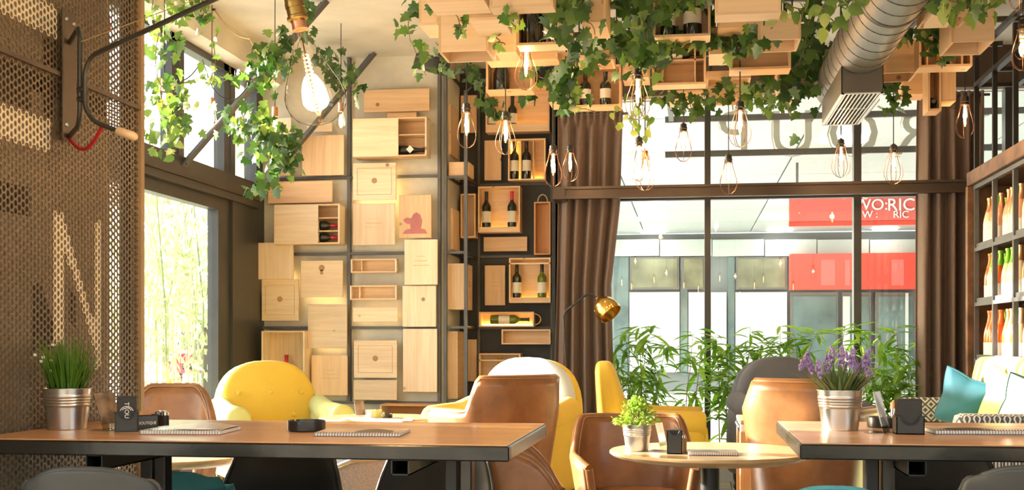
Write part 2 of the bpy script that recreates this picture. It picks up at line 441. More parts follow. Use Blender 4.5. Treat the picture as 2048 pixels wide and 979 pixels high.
M['shrub'] = leafmat('shrub_leaf', (0.06, 0.18, 0.03), (0.30, 0.42, 0.07), 0.25)
M['lav_leaf'] = leafmat('lavender_leaf', (0.10, 0.15, 0.06), (0.26, 0.32, 0.14), 0.2)
M['lavender'] = plain('lavender_flower', (0.31, 0.20, 0.40), 0.8, rnd=0.2)
M['white_flower'] = plain('white_flower', (0.8, 0.78, 0.66), 0.7)
M['paper'] = plain('paper', (0.78, 0.76, 0.72), 0.6)
M['cover_warm'] = plain('magazine_cover', (0.62, 0.46, 0.34), 0.3, var=0.5, scale=9)
M['cover_cool'] = plain('magazine_cover_pale', (0.55, 0.58, 0.55), 0.25, var=0.4, scale=8)
M['cover_dark'] = plain('magazine_photo_dark', (0.05, 0.035, 0.04), 0.3, var=0.5, scale=12)
M['menu_print'] = plain('menu_print', (0.50, 0.34, 0.25), 0.25, var=0.7, scale=14)
M['print_cream'] = plain('cream_print', (0.85, 0.78, 0.62), 0.6)
M['print_red'] = plain('red_print', (0.6, 0.06, 0.04), 0.6)
M['white_print'] = plain('white_print', (0.85, 0.85, 0.85), 0.6)
M['chrome'] = plain('chrome', (0.7, 0.7, 0.7), 0.12, 1.0)
M['sugar'] = plain('sugar_sachet', (0.55, 0.26, 0.09), 0.6, var=0.3, scale=30)
M['rope'] = plain('rope', (0.55, 0.38, 0.18), 0.85)
M['wine_glass'] = plain('wine_bottle_glass', (0.012, 0.014, 0.010), 0.08, coat=0.5)
M['green_glass'] = plain('green_bottle_glass', (0.11, 0.15, 0.012), 0.08, coat=0.5)
M['label'] = plain('bottle_label', (0.72, 0.66, 0.54), 0.6, rnd=0.12)
M['label_dark'] = plain('bottle_label_dark', (0.10, 0.06, 0.05), 0.6)
M['foil_red'] = plain('foil_red', (0.55, 0.03, 0.05), 0.35, 0.3)
M['foil_black'] = plain('foil_black', (0.02, 0.018, 0.018), 0.35)
M['foil_gold'] = plain('foil_gold', (0.70, 0.42, 0.08), 0.3, 0.7)
M['foil_orange'] = plain('foil_orange', (0.80, 0.20, 0.05), 0.35, 0.2)
M['foil_copper'] = plain('foil_copper', (0.62, 0.30, 0.16), 0.3, 0.6)
M['foil_green'] = plain('foil_green', (0.20, 0.55, 0.03), 0.35, 0.2)
M['liq_orange'] = plain('orange_bottle', (0.85, 0.16, 0.015), 0.15, coat=0.5)
M['liq_rose'] = plain('rose_bottle', (0.80, 0.38, 0.22), 0.15, coat=0.5)
M['liq_pale'] = plain('pale_bottle', (0.72, 0.66, 0.45), 0.15, coat=0.5)
M['white_label'] = plain('white_label', (0.85, 0.80, 0.72), 0.55)
M['stain'] = plain('wine_stain', (0.48, 0.17, 0.16), 0.7, var=0.15)
M['burn'] = plain('brand_mark', (0.40, 0.24, 0.12), 0.7)
M['ext_panel'] = plain('soffit_panel', (0.50, 0.56, 0.52), 0.35, var=0.04)
M['ext_white'] = plain('shop_blind', (0.62, 0.65, 0.63), 0.6)
M['ext_grey'] = plain('shop_column', (0.33, 0.36, 0.36), 0.5)
M['ext_frame'] = plain('shop_frame', (0.16, 0.15, 0.14), 0.5)
M['ext_glass'] = plain('shop_glass', (0.13, 0.19, 0.19), 0.1, var=0.5, scale=0.9)
M['ext_inside'] = plain('shop_interior', (0.20, 0.20, 0.12), 0.6, var=0.5, scale=1.4)
M['ext_red'] = plain('red_fascia', (0.75, 0.07, 0.045), 0.4)
M['ext_red2'] = plain('red_sign_and_reflection', (0.72, 0.14, 0.12), 0.5)  # panels on the fascia sign, and its painted soffit reflection
M['ext_ground'] = plain('pavement', (0.46, 0.46, 0.45), 0.7, var=0.06)
M['ext_lamp'] = glow('soffit_lamp', (1.0, 0.97, 0.9), 12.0)
M['sign_face'] = plain('sign_letter', (0.72, 0.76, 0.70), 0.4)
M['sign_edge'] = plain('sign_letter_edge', (0.88, 0.88, 0.86), 0.4)
M['garden'] = plain('garden_ground', (0.66, 0.63, 0.55), 0.9, var=0.15, scale=1)
M['garden_leaf'] = leafmat('garden_leaf', (0.16, 0.21, 0.10), (0.40, 0.42, 0.24), 0.30, tint=(1.0, 1.0, 0.8))
M['car_red'] = plain('car_paint', (0.55, 0.05, 0.05), 0.2, coat=0.6)
M['car_glass'] = plain('car_glass', (0.10, 0.13, 0.16), 0.1)
M['tyre'] = plain('tyre', (0.03, 0.03, 0.03), 0.8)
M['canopy'] = plain('canopy_board', (0.50, 0.30, 0.18), 0.6)
# ================================================================== STRUCTURE
def struct(name, mb, mat, parent=None, smooth=35, loc=(0,0,0)):
    o = link(name, mb.mesh(name, mat, smooth), parent, loc)
    if parent is None: o['kind'] = 'structure'
    return o
CEIL = 3.23
XL = -3.35          # window wall on the sunny side
YC = 9.0            # plaster wall that carries the crates
YN = 9.5            # black back of the niche
YW = 9.32           # street window
floor = struct('floor', B(-3.6, 3.6, -4.0, 9.6, -0.12, -0.012), M['floor'])
tile_me = CB(-0.098, 0.098, -0.098, 0.098, -0.012, 0.0, c=0.003).mesh('floor_tile', M['tile'])
for i in range(22):
    for j in range(13):
        link('floor_tile', tile_me, floor, (-1.6 + i*0.2, 6.75 + j*0.2, 0))
ceil_o = struct('ceiling', B(-3.6, 3.6, -4.0, 9.6, CEIL, CEIL+0.15), M['concrete'])
struct('trim_1', B(XL-0.1, -3.15, -4.0, YC, 3.04, CEIL), M['concrete'])   # down-stand beam above the clerestory
wl = struct('wall_crates', B(XL-0.2, -1.83, YC, YC+0.62, 0, CEIL), M['plaster'])
struct('wall_niche', B(-1.83, -1.06, YN, YN+0.12, 0, CEIL), M['black_wall'])
struct('trim_2', B(-1.06, -1.0, YW-0.04, YN+0.12, 0, CEIL), M['black_wall'])
struct('wall_header', B(-1.0, 3.5, YW-0.03, YW+0.2, 2.93, CEIL), M['dark_brown'])
struct('wall_right', B(3.4, 3.5, 1.5, YW, 0, CEIL), M['dark_brown'])
# unseen rear end of the room: piers between tall openings added for sky fill
struct('wall_rear_unseen', MB().box(-3.6, -2.9, -4.1, -4.0, 0, CEIL).box(-0.3, 0.3, -4.1, -4.0, 0, CEIL).box(3.0, 3.6, -4.1, -4.0, 0, CEIL)
       .box(-3.6, 3.6, -4.1, -4.0, 2.9, CEIL), M['inner_wall'])
struct('wall_side', B(3.4, 3.5, -4.0, -1.5, 0, CEIL), M['inner_wall'])

# ------------------------------------------------------------------ crate wall: grey steel frame of posts and rails
fw = thing('wall_grid', 'grey steel grid of posts and rails fixed to the plaster crate wall', 'frame', (0, YC, 0))
def px_x(px, Y): return onY(px, 680, Y).x
def py_z(px, py, Y): return onY(px, py, Y).z
for (a, b) in ((516, 522), (694, 700.5), (875, 881), (887, 893)):
    part('post', B(px_x(a, YC-.04), px_x(b, YC-.04), YC-.04, YC+.0, 0.575, CEIL), M['frame_grey'], fw, world=True)
for (y0, y1, xa, xb) in ((353, 358, 516, 878), (504.5, 510, 516, 878), (652, 657.5, 516, 878), (801, 806.5, 516, 878)):
    part('rail', B(px_x(xa, YC-.035), px_x(xb, YC-.035), YC-.035, YC+.0, py_z(700, y1, YC), py_z(700, y0, YC)), M['frame_grey'], fw, world=True)
# open frame in front of the niche
nf = thing('niche_frame', 'dark steel shelf frame standing in front of the black niche', 'frame', (-1.5, YC, 0))
xp0, xp1 = px_x(929, YC), px_x(935.5, YC)
xs0 = px_x(892, YC)
part('post', B(xp0, xp1, YC-.025, YC+.0, 0, 2.95), M['frame_grey'], nf, world=True)
part('post', B(px_x(955, YN-.03), px_x(960.5, YN-.03), YN-.03, YN, 0, CEIL), M['steel'], nf, world=True)
part('post', B(px_x(1101, YN-.03), px_x(1108, YN-.03), YN-.03, YN, 0, CEIL), M['steel'], nf, world=True)
for yy in (145, 354, 504.5, 654, 801):
    z = py_z(912, yy, YC)
    part('rail', B(xs0, xp0, YC-.02, YC, z-.01, z+.01), M['frame_grey'], nf, world=True)
    part('rail', B(xp0+.003, xp1-.003, YC, YN, z-.01, z+.01), M['steel'], nf, world=True)
    part('rail', B(-1.825, -1.81, YC+.01, YN, z-.01, z+.01), M['steel'], nf, world=True)
    part('rail', B(px_x(918, YN-.02), px_x(1104, YN-.02), YN-.022, YN-.002, z-.01, z+.01), M['steel'], nf, world=True)

# ------------------------------------------------------------------ window wall on the sunny side (x = XL)
w1 = tag(link('window_1', None, None, (XL, 8.0, 0)), kind='structure')
XG = XL + 0.05
def wbar(name, y0, y1, z0, z1, x0=XL-.03, x1=XG, mat='window_frame'):
    return part(name, B(x0, x1, y0, y1, z0, z1), M[mat], w1, world=True)
wbar('transom', -1.5, 8.85, 2.08, 2.25, XL-.05, XG+.03)
part('transom_track', B(XG, XG+.045, -1.5, 8.85, 2.115, 2.135), M['steel'], w1, world=True)
part('transom_lip', B(XG, XG+.04, -1.5, 8.85, 2.06, 2.08), M['window_frame'], w1, world=True)
wbar('sash_head', -1.5, 8.32, 1.975, 2.065)
wbar('sash_stile', 8.10, 8.32, 0.0, 1.975)
wbar('jamb', 8.32, 8.56, 0, 2.08, XL-.05, XG+.02)
wbar('jamb', 8.56, 9.0, 0, 2.25, XL-.05, XG+.01)
wbar('corner_post', 8.86, 8.99, 2.25, 3.04, XL-.05, XG)
wbar('sill', -1.5, 8.32, 0.0, 0.10)
for y0 in (5.2, 3.0, 0.6, -1.5): wbar('sash_stile', y0, y0+.12, 0.1, 1.975)
for (y0, y1) in ((7.33, 7.40), (7.44, 7.52), (8.21, 8.30), (8.34, 8.42), (6.2, 6.28), (4.9, 4.98), (3.6, 3.68), (2.3, 2.38), (1.0, 1.08), (-.3, -.22)):
    wbar('mullion', y0, y1, 2.25, 3.04)
wbar('head', -1.5, 9.0, 2.99, 3.04)
part('pane', B(XL+.0, XL+.008, -1.4, 8.12, 0.1, 1.98), M['glass'], w1, world=True)
part('pane', B(XL+.0, XL+.008, -1.4, 8.87, 2.25, 3.0), M['glass'], w1, world=True)
# diagonal struts from transom to ceiling
def strut(yc, xb, zb, xt, label):
    t = thing('ceiling_strut', label, 'beam', (xb, yc, zb))
    d = Vector((xt-xb, 0, CEIL-zb)); L = d.length; a = math.atan2(d.x, d.z)
    Mx = Matrix.Rotation(a, 4, 'Y')
    part('web', B(-.006, .006, -.035, .035, 0, L).xf(Mx), M['frame_grey'], t)
    part('flange', B(-.04, -.006, .025, .035, 0, L).xf(Mx), M['frame_grey'], t)
    bm = MB().lathe([(.014, 0), (.014, .012)], 8).xf(Matrix.Translation((.01, -.01, .02)) @ Matrix.Rotation(R(90), 4, 'Y'))
    part('bolt', bm, M['steel'], t)
strut(7.45, -3.27, 2.19, -2.30, 'steel strut rising from the window transom through the ivy, nearer of two')
strut(8.86, -3.27, 2.19, -2.36, 'steel strut rising to the ceiling close to the crate wall')

# ------------------------------------------------------------------ street window (y = YW)
w2 = tag(link('window_2', None, None, (0.4, YW, 0)), kind='structure')
def mull(pa, pb, y0, y1, z0, z1):
    part('mullion', B(px_x(pa, YW), px_x(pb, YW), YW+y0, YW+y1, z0, z1), M['window_frame'], w2, world=True)
mull(1409, 1421, -.05, .05, 0, 2.93); mull(1706, 1721, -.05, .05, 0, 2.93)
mull(1112, 1124, -.04, .05, 0, 2.93)
part('mullion', B(2.30, 2.37, YW-.05, YW+.05, 0, 2.93), M['window_frame'], w2, world=True)
part('frame_foot', B(-1.0, 3.4, YW-.04, YW+.04, 0, 0.06), M['window_frame'], w2, world=True)
part('frame_head', B(-1.0, 3.4, YW-.02, YW+.03, 2.905, 2.93), M['grille'], w2, world=True)
part('frame_middle', B(-1.0, 3.4, YW-.03, YW+.03, 2.125, 2.17), M['window_frame'], w2, world=True)
xs_ = [-1.0, px_x(1415, YW), px_x(1713, YW), 2.33, 3.4]
for i in range(4):
    part('pane', B(xs_[i], xs_[i+1], YW+.0, YW+.008, .06, 2.125), M['glass'], w2, world=True)
    part('pane', B(xs_[i], xs_[i+1], YW+.0, YW+.008, 2.17, 2.905), M['glass'], w2, world=True)
# channel beam in front of the curtains
YB = 8.72
zb0, zb1 = py_z(1500, 391, YB), py_z(1500, 366, YB)
xb0, xb1 = px_x(1124, YB), px_x(1940, YB)
bm_ = thing('transom_beam', 'brown steel channel beam crossing the street window and both curtains', 'beam', (xb0, YB, zb0))
part('web', B(xb0, xb1, YB+.03, YB+.05, zb0, zb1), M['beam'], bm_, world=True)
part('flange', B(xb0, xb1, YB, YB+.05, zb1-.018, zb1), M['beam'], bm_, world=True)
part('flange', B(xb0, xb1, YB, YB+.05, zb0, zb0+.02), M['beam'], bm_, world=True)
part('bracket', B(xb0-.07, xb0+.02, YB+.01, YN, zb0, zb1), M['beam'], bm_, world=True)

# ------------------------------------------------------------------ perforated partition (x = -2.1)
XP = -2.1
wp = tag(link('wall_partition', None, None, (XP, 3.5, 0)), kind='structure')
Y0P, Y1P, Z0P, Z1P = 2.45, 4.36, 0.12, CEIL
def onP(px, py): p = onX(px, py, XP); return (p.y, p.z)
def poly_in(p, poly):
    c = False; n = len(poly); j = n-1
    for i in range(n):
        a, b = poly[i], poly[j]
        if (a[1] > p[1]) != (b[1] > p[1]) and p[0] < (b[0]-a[0])*(p[1]-a[1])/(b[1]-a[1])+a[0]: c = not c
        j = i
    return c
def Q(*pp): return [onP(*p) for p in pp]
cream = [Q((109,427),(125,432),(125,690),(109,690)), Q((187,443),(201,447),(201,735),(187,735)),
         Q((109,427),(127,433),(201,690),(201,740),(186,690)),
         Q((-260,-130),(115,17),(115,78),(-260,-80)), Q((-260,95),(102,240),(102,304),(-260,170)),
         Q((-60,470),(0,480),(0,520),(-60,520))]
cream[3] = [(2.45, onP(115,17)[1]), (onP(115,17)[0], onP(115,17)[1]), (onP(115,78)[0], onP(115,78)[1]), (2.45, onP(115,78)[1])]
cream[4] = [(2.45, onP(102,240)[1]), onP(102,240), onP(102,304), (2.45, onP(102,304)[1])]
cream.pop()
pit = 0.025; Rh = pit/math.sqrt(3); rh = 0.0098; dth = 0.0025
pv = []; pf = []; pm = []; vid = {}
def gv(y, z, x=0.0):
    k = (round(y, 5), round(z, 5), x)
    if k not in vid: vid[k] = len(pv); pv.append((x, y-3.5, z))
    return vid[k]
nc = int((Y1P-Y0P)/(1.5*Rh)); nr = int((Z1P-Z0P)/pit)
ang = [math.pi/6*k for k in range(12)]
for ci in range(nc+1):
    for ri in range(nr+1):
        cy_ = Y0P + ci*1.5*Rh; cz_ = Z0P + ri*pit + (pit/2 if ci % 2 else 0)
        m_ = 1 if any(poly_in((cy_, cz_), q) for q in cream) else 0
        outer = []; inn = []; inb = []
        for k, a in enumerate(ang):
            ro = Rh if k % 2 == 0 else pit/2
            outer.append(gv(cy_+ro*math.cos(a), cz_+ro*math.sin(a)))
            b0 = len(pv); pv.append((0, cy_+rh*math.cos(a)-3.5, cz_+rh*math.sin(a))); inn.append(b0)
        for k in range(12):
            pv.append((-dth, pv[inn[k]][1], pv[inn[k]][2])); inb.append(len(pv)-1)
        for k in range(12):
            k2 = (k+1) % 12
            pf.append((outer[k], outer[k2], inn[k2], inn[k])); pm.append(m_)
            pf.append((inn[k], inn[k2], inb[k2], inb[k])); pm.append(m_)
sm_ = bpy.data.meshes.new('perforated_sheet'); sm_.from_pydata(pv, [], pf)
sm_.materials.append(M['sheet']); sm_.materials.append(M['sheet_paint']); sm_.polygons.foreach_set('material_index', pm); sm_.update()
link('perforated_sheet', sm_, wp, (0, 0, 0))
sm2 = sm_.copy(); sm2.materials.clear(); sm2.materials.append(M['sheet']); sm2.materials.append(M['sheet'])
link('perforated_sheet', sm2, wp, (-0.047, 0.006, 0.004))
yb_end = onX(219, 500, XP-.025).y
zsplit = onX(100, 142, XP).z
board_lo = part('backing_board', B(XP-.037, XP-.025, Y0P, yb_end, Z0P, zsplit-.075), M['board'], wp, world=True)
board_hi = part('backing_board', B(XP-.037, XP-.025, Y0P, yb_end, zsplit-.01, Z1P), M['board'], wp, world=True)
part('gap_board', B(XP-.045, XP-.040, Y0P, yb_end, zsplit-.09, zsplit+.0), M['board_dark'], wp, world=True)
part('edge_board', B(XP-.040, XP-.030, onX(243, 500, XP-.03).y, 4.36, Z0P, Z1P), M['board_dark'], wp, world=True)
part('post', B(XP-.06, XP+.012, 4.36, onX(289, 500, XP+.012).y, 0, CEIL), M['post_wood'], wp, world=True)
part('seam_rail', B(XP, XP+.012, Y0P, 4.36, zsplit-.008, zsplit+.008), M['plate'], wp, world=True)
part('foot_rail', B(XP-.05, XP+.005, Y0P, 4.36, 0, Z0P), M['plate'], wp, world=True)
# dark patches: the letters' shadow painted on the boards behind the sheet
def decal(poly, nm='painted_shadow'):
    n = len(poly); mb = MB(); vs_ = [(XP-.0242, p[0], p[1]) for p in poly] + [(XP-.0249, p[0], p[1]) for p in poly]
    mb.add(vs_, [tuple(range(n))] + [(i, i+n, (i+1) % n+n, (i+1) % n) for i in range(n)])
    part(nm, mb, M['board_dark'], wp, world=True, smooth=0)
def onPb(px, py): p = onX(px, py, XP-.025); return (p.y, p.z)
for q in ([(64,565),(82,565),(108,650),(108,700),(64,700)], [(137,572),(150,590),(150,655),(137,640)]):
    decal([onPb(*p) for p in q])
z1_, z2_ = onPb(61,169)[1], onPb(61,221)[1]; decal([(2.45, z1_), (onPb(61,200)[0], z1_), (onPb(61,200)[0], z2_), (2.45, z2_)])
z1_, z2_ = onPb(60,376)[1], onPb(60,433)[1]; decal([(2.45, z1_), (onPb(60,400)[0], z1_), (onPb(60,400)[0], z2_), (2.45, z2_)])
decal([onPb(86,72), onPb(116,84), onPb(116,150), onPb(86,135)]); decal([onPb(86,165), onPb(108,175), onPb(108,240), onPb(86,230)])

# ------------------------------------------------------------------ outside: arcade across the street
struct('ground_street', B(-6.5, 40, 9.6, 60, -0.14, -0.02), M['ext_ground'])
struct('ground_garden', B(-80, -3.45, -40, 60, -0.2, -0.1), M['garden'])
ZS = 3.22
sof = thing('arcade_soffit', 'pale green panelled soffit of the arcade outside the street window', 'ceiling', (4, 16, ZS))
YF = 24.5
nx, ny = 9, 7
for i in range(nx):
    for j in range(ny):
        x0 = -3.0 + i*2.1; y0 = 9.75 + j*2.1
        part('soffit_panel', B(x0+.01, x0+2.09, y0+.01, y0+2.09, ZS, ZS+.03), M['ext_panel'], sof, world=True)
part('deck', B(-3.2, 16.2, 9.7, YF+.6, ZS+.04, ZS+.12), M['ext_frame'], sof, world=True)
lampc = MB().lathe([(.24, 0), (.24, .03)], 20).mesh('downlight', M['ext_lamp'])
k_ = 0
for (px, py) in ((1300, 408), (1303, 440), (1306, 465), (1290, 292), (1293, 352), (1570, 405), (1552, 437), (1800, 433), (1770, 458), (1690, 282), (1560, 462)):
    p = onZ(px, py, ZS-.025)
    o = link('downlight', lampc, sof, (p.x-4, p.y-16, -.03))
fac = thing('shopfront', 'pale shop facade across the arcade with white blinds and framed upper windows', 'building', (3, YF, 0))
def frect(name, px0, px1, y0, y1, mat, dy=0.0, th=0.1, par=None):
    a = onY(px0, y0, YF+dy); b = onY(px1, y1, YF+dy)
    return part(name, B(a.x, b.x, YF+dy, YF+dy+th, max(b.z, 0), a.z), M[mat], par or fac, world=True)
part('wall', B(-4, 16, YF+.25, YF+.4, 0, ZS), M['ext_grey'], fac, world=True)
for i in range(7): frect('fascia_panel', 1110+i*105, 1110+i*105+103, 479, 492, 'ext_panel', -.02)
for i in range(7): frect('fascia_panel', 1110+i*105, 1110+i*105+103, 493, 511, 'ext_panel', -.02)
for (a, b) in ((1260, 1358), (1472, 1574), (1364, 1410)):
    w_ = frect('window_frame', a, b, 514, 578, 'ext_frame', 0.0, .1)
    aa = onY(a+4, 518, YF-.02); bb = onY(b-4, 574, YF-.02)
    part('pane', B(aa.x, bb.x, YF-.02, YF, bb.z, aa.z), M['ext_inside'], fac, world=True)
for (a, b) in ((1259, 1359), (1377, 1412), (1422, 1453), (1471, 1574)): frect('blind', a, b, 584, 744, 'ext_white')
for (a, b) in ((1228, 1257), (1361, 1375), (1456, 1469)): frect('glass_strip', a, b, 514, 750, 'ext_glass', .03)
for (a, b) in ((1580, 1676), (1684, 1742), (1750, 1830)):
    frect('door_frame', a, b, 584, 750, 'ext_frame', .02); frect('door_glass', a+7, b-4, 592, 745, 'ext_glass', .0, .05)
frect('door_glass', 1686, 1700, 592, 745, 'ext_white', -.01, .02); frect('push_bar', 1811, 1817, 585, 750, 'ext_white', -.05, .04)
red = thing('shop_sign', 'glowing orange red shop fascia sign above the arcade doors', 'sign', (6, YF-.3, 2))
a = onY(1580, 507, YF-.3); b = onY(1900, 577, YF-.3)
part('sign_box', CB(a.x, b.x, YF-.3, YF-.021, b.z, a.z), M['ext_red'], red, world=True)
for (c0, c1) in ((1642, 1670), (1783, 1808), (1690, 1700)):
    a2 = onY(c0, 519, YF-.3); b2 = onY(c1, 570, YF-.3)
    part('printed_panel', B(a2.x, b2.x, YF-.306, YF-.3, b2.z, a2.z), M['ext_red2'], red, world=True)
def text_mesh(txt, size, ext, mat, mirror=False):
    cu = bpy.data.curves.new('lettering', 'FONT'); cu.body = txt; cu.size = size; cu.extrude = ext; cu.align_x = 'CENTER'; cu.align_y = 'CENTER'
    cu.resolution_u = 3
    ob = bpy.data.objects.new('lettering', cu); COL.objects.link(ob)
    dg = bpy.context.evaluated_depsgraph_get(); me = bpy.data.meshes.new_from_object(ob.evaluated_get(dg))
    bpy.data.objects.remove(ob); bpy.data.curves.remove(cu)
    me.name = 'lettering'
    if mirror: me.transform(Matrix.Scale(-1, 4, (1, 0, 0))); me.flip_normals()
    me.materials.clear(); me.materials.append(mat); return me
# shop sign's reflection in the soffit, painted as a red lettered board
YR = 15.0
rs = thing('sign_reflection', 'painted reflection of the red sign with white letters below the arcade soffit', 'sign', (5, YR, 3))
a = onY(1578, 388, YR); b = onY(1880, 440, YR)
part('reflection_board', CB(a.x, b.x, YR, YR+.08, b.z, a.z), M['ext_red2'], rs, world=True)
a = onY(1578, 443, YR); b = onY(1880, 448, YR)
part('reflection_trim', B(a.x, b.x, YR, YR+.08, b.z, a.z), M['ext_red'], rs, world=True)
for (cx, cy, t_, sz) in ((1782, 410, 'RIC', .21), (1782, 429, 'RIC', .12), (1742, 410, 'WO:', .19), (1740, 429, 'W :', .12)):
    p = onY(cx + (20 if t_ == 'RIC' else 0), cy, YR-.012)
    part('reflection_letters', text_mesh(t_, sz, .008, M['white_print']), None, rs, Vector(p) - Vector(rs.location), (R(90), 0, 0))
for xh in (a.x+.1, b.x-.1): part('hanger', B(xh-.015, xh+.015, YR+.02, YR+.05, onY(1578, 388, YR).z, ZS+.02), M['ext_frame'], rs, world=True)
# shop's own roof sign seen from behind: channel letters on two rails
YS = 9.95
sg = thing('channel_letter_sign', 'backs of big channel letters on two dark rails above the street window', 'sign', (1, YS, 2.5))
for yy in (232, 303):
    z = onY(1600, yy, YS+.1).z
    part('rail', B(-.2, 2.9, YS+.09, YS+.12, z-.025, z+.025), M['ext_frame'], sg, world=True)
for (ch, cx, w_) in (('P', 1470, 90), ('U', 1584, 108), ('O', 1706, 112), ('R', 1826, 100), ('T', 1938, 100)):
    p = onY(cx, 271, YS+.15)
    me = text_mesh(ch, .52, .04, M['sign_face'], True)
    o = part('sign_letter', me, None, sg, Vector(p) - Vector(sg.location), (R(90), 0, 0))
    o2 = part('letter_face', text_mesh(ch, .555, .006, M['sign_edge'], True), None, o, (0, 0, -.05))
for xh in (-.15, 1.4, 2.85): part('stand_off', B(xh-.02, xh+.02, YW+.05, YS+.1, onY(1600, 232, YS+.1).z-.02, onY(1600, 232, YS+.1).z+.02), M['ext_frame'], sg, world=True)

# ------------------------------------------------------------------ outside: garden
def blob_leaves(n, cx, cy, cz, rx, ry, rz, size, seed):
    rnd = random.Random(seed); mb = MB()
    for _ in range(n):
        while True:
            p = Vector((rnd.uniform(-1,1), rnd.uniform(-1,1), rnd.uniform(-1,1)))
            if p.length < 1: break
        c = Vector((cx+p.x*rx, cy+p.y*ry, cz+p.z*rz)); s_ = size*rnd.uniform(.6, 1.3)
        e = Euler((rnd.uniform(0,6.3), rnd.uniform(0,6.3), rnd.uniform(0,6.3))).to_matrix()
        mb.add([c+e@Vector(q)*s_ for q in ((-.5,0,0),(0,-.16,.03),(.6,0,0),(0,.16,.03))], [(0,1,2),(0,2,3)])
    return mb
gl = [(*at(425, 680, 11.0).xy, 2.9, 'tall bamboo clump outside the glass next to the window jamb'),
      (*at(372, 680, 13.2).xy, 2.6, 'thin bamboo clump outside in the middle of the garden window'),
      (*at(312, 680, 10.6).xy, 2.5, 'bamboo clump outside close to the perforated partition edge'),
      (*at(440, 680, 16.5).xy, 3.2, 'yellowish bamboo behind the steel post in the garden'),
      (*at(318, 680, 17.5).xy, 3.3, 'pale bamboo screen farthest back in the garden'),
      (*at(378, 680, 20.0).xy, 3.4, 'pale loose bamboo standing beyond the thin clump'),
      (*at(232, 680, 9.8).xy, 2.8, 'bamboo glimpsed through the holes of the perforated partition')]
for i, (x, y, h, lb) in enumerate(gl):
    t = thing('garden_bamboo', lb, 'bamboo', (x, y, -.1), 0, 'bamboo in the garden')
    rnd = random.Random(50+i)
    for k in range(4):
        bx, by = rnd.uniform(-.5,.5), rnd.uniform(-.5,.5)
        part('stem', MB().tube([(bx, by, 0), (bx+rnd.uniform(-.05,.05), by, h*.5), (bx+rnd.uniform(-.25,.25), by+rnd.uniform(-.2,.2), h)], [.010, .008, .004], 5), M['garden_leaf'], t)
    o = part('foliage', blob_leaves(430, 0, 0, h*.62, .62, .62, h*.36, .13, 80+i), M['garden_leaf'], t, smooth=0); o['kind'] = 'stuff'
p = at(418, 650, 12.0)
t = thing('garden_post', 'dark square steel post standing outside in the garden', 'post', (p.x, p.y, -.1))
part('shaft', CB(-.06, .06, -.06, .06, 0, p.z+.1), M['steel'], t); part('cap', CB(-.07, .07, -.07, .07, p.z+.1, p.z+.12), M['steel'], t)
cn = thing('garden_canopy', 'brown boarded canopy outside above the garden window', 'canopy', (-9.5, 18, 2.4))
for k in range(4): part('board', B(-13, -8.2, 21.0, 21.06, 3.55+k*.14, 3.68+k*.14), M['canopy'], cn, world=True)
for xx in (-12.9, -8.35): part('post', B(xx, xx+.1, 21.06, 21.16, -.1, 4.1), M['canopy'], cn, world=True)
# parked car
cp = at(412, 760, 31)
car = thing('parked_car', 'red parked car seen through the garden bamboo', 'car', (cp.x, cp.y, -.1), R(20))
prof = [(-2.0,.35),(-2.05,.62),(-1.9,.82),(-1.0,.92),(-.35,1.38),(.9,1.42),(1.65,1.0),(2.0,.9),(2.05,.45),(1.95,.3)]
def loft(prof, w, inset=0.0):
    mb = MB(); n = len(prof); vs_ = []
    for sx, tw in ((-w, .86), (-w*.93, 1.0), (w*.93, 1.0), (w, .86)):
        for (q, z) in prof: vs_.append((sx*(1 - .12*max(0, z-.9)/.5), q*(tw*.06+.94), z))
    fs = []
    for k in range(3):
        for i in range(n): j = (i+1) % n; fs.append((k*n+i, (k+1)*n+i, (k+1)*n+j, k*n+j))
    fs.append(tuple(range(n))); fs.append(tuple(reversed(range(3*n, 4*n)))); return mb.add(vs_, fs)
part('body', loft(prof, .86), M['car_red'], car)
part('windscreen', MB().add([(-.68,-.96,.96),(.68,-.96,.96),(.58,-.40,1.35),(-.58,-.40,1.35),(-.68,-.90,.94),(.68,-.90,.94),(.58,-.34,1.33),(-.58,-.34,1.33)],
     [(0,1,2,3),(7,6,5,4),(0,4,5,1),(1,5,6,2),(2,6,7,3),(3,7,4,0)]), M['car_glass'], car)
part('grille', B(-.45, .45, -2.06, -1.98, .45, .62), M['tyre'], car)
for sx in (-1, 1):
    part('headlight', MB().rbox(sx*.72-.14, sx*.72+.14, -2.04, -1.85, .62, .8, .05, 4), M['chrome'], car)
    part('side_window', B(sx*.80-.02, sx*.80+.02, -.25, .95, 1.0, 1.3), M['car_glass'], car)
    for yy in (-1.3, 1.3):
        part('wheel', MB().lathe([(.2, -.09), (.31, -.09), (.33, -.05), (.33, .05), (.31, .09), (.2, .09)], 18).xf(Matrix.Translation((sx*.78, yy, .33)) @ Matrix.Rotation(R(90), 4, 'Y')), M['tyre'], car)
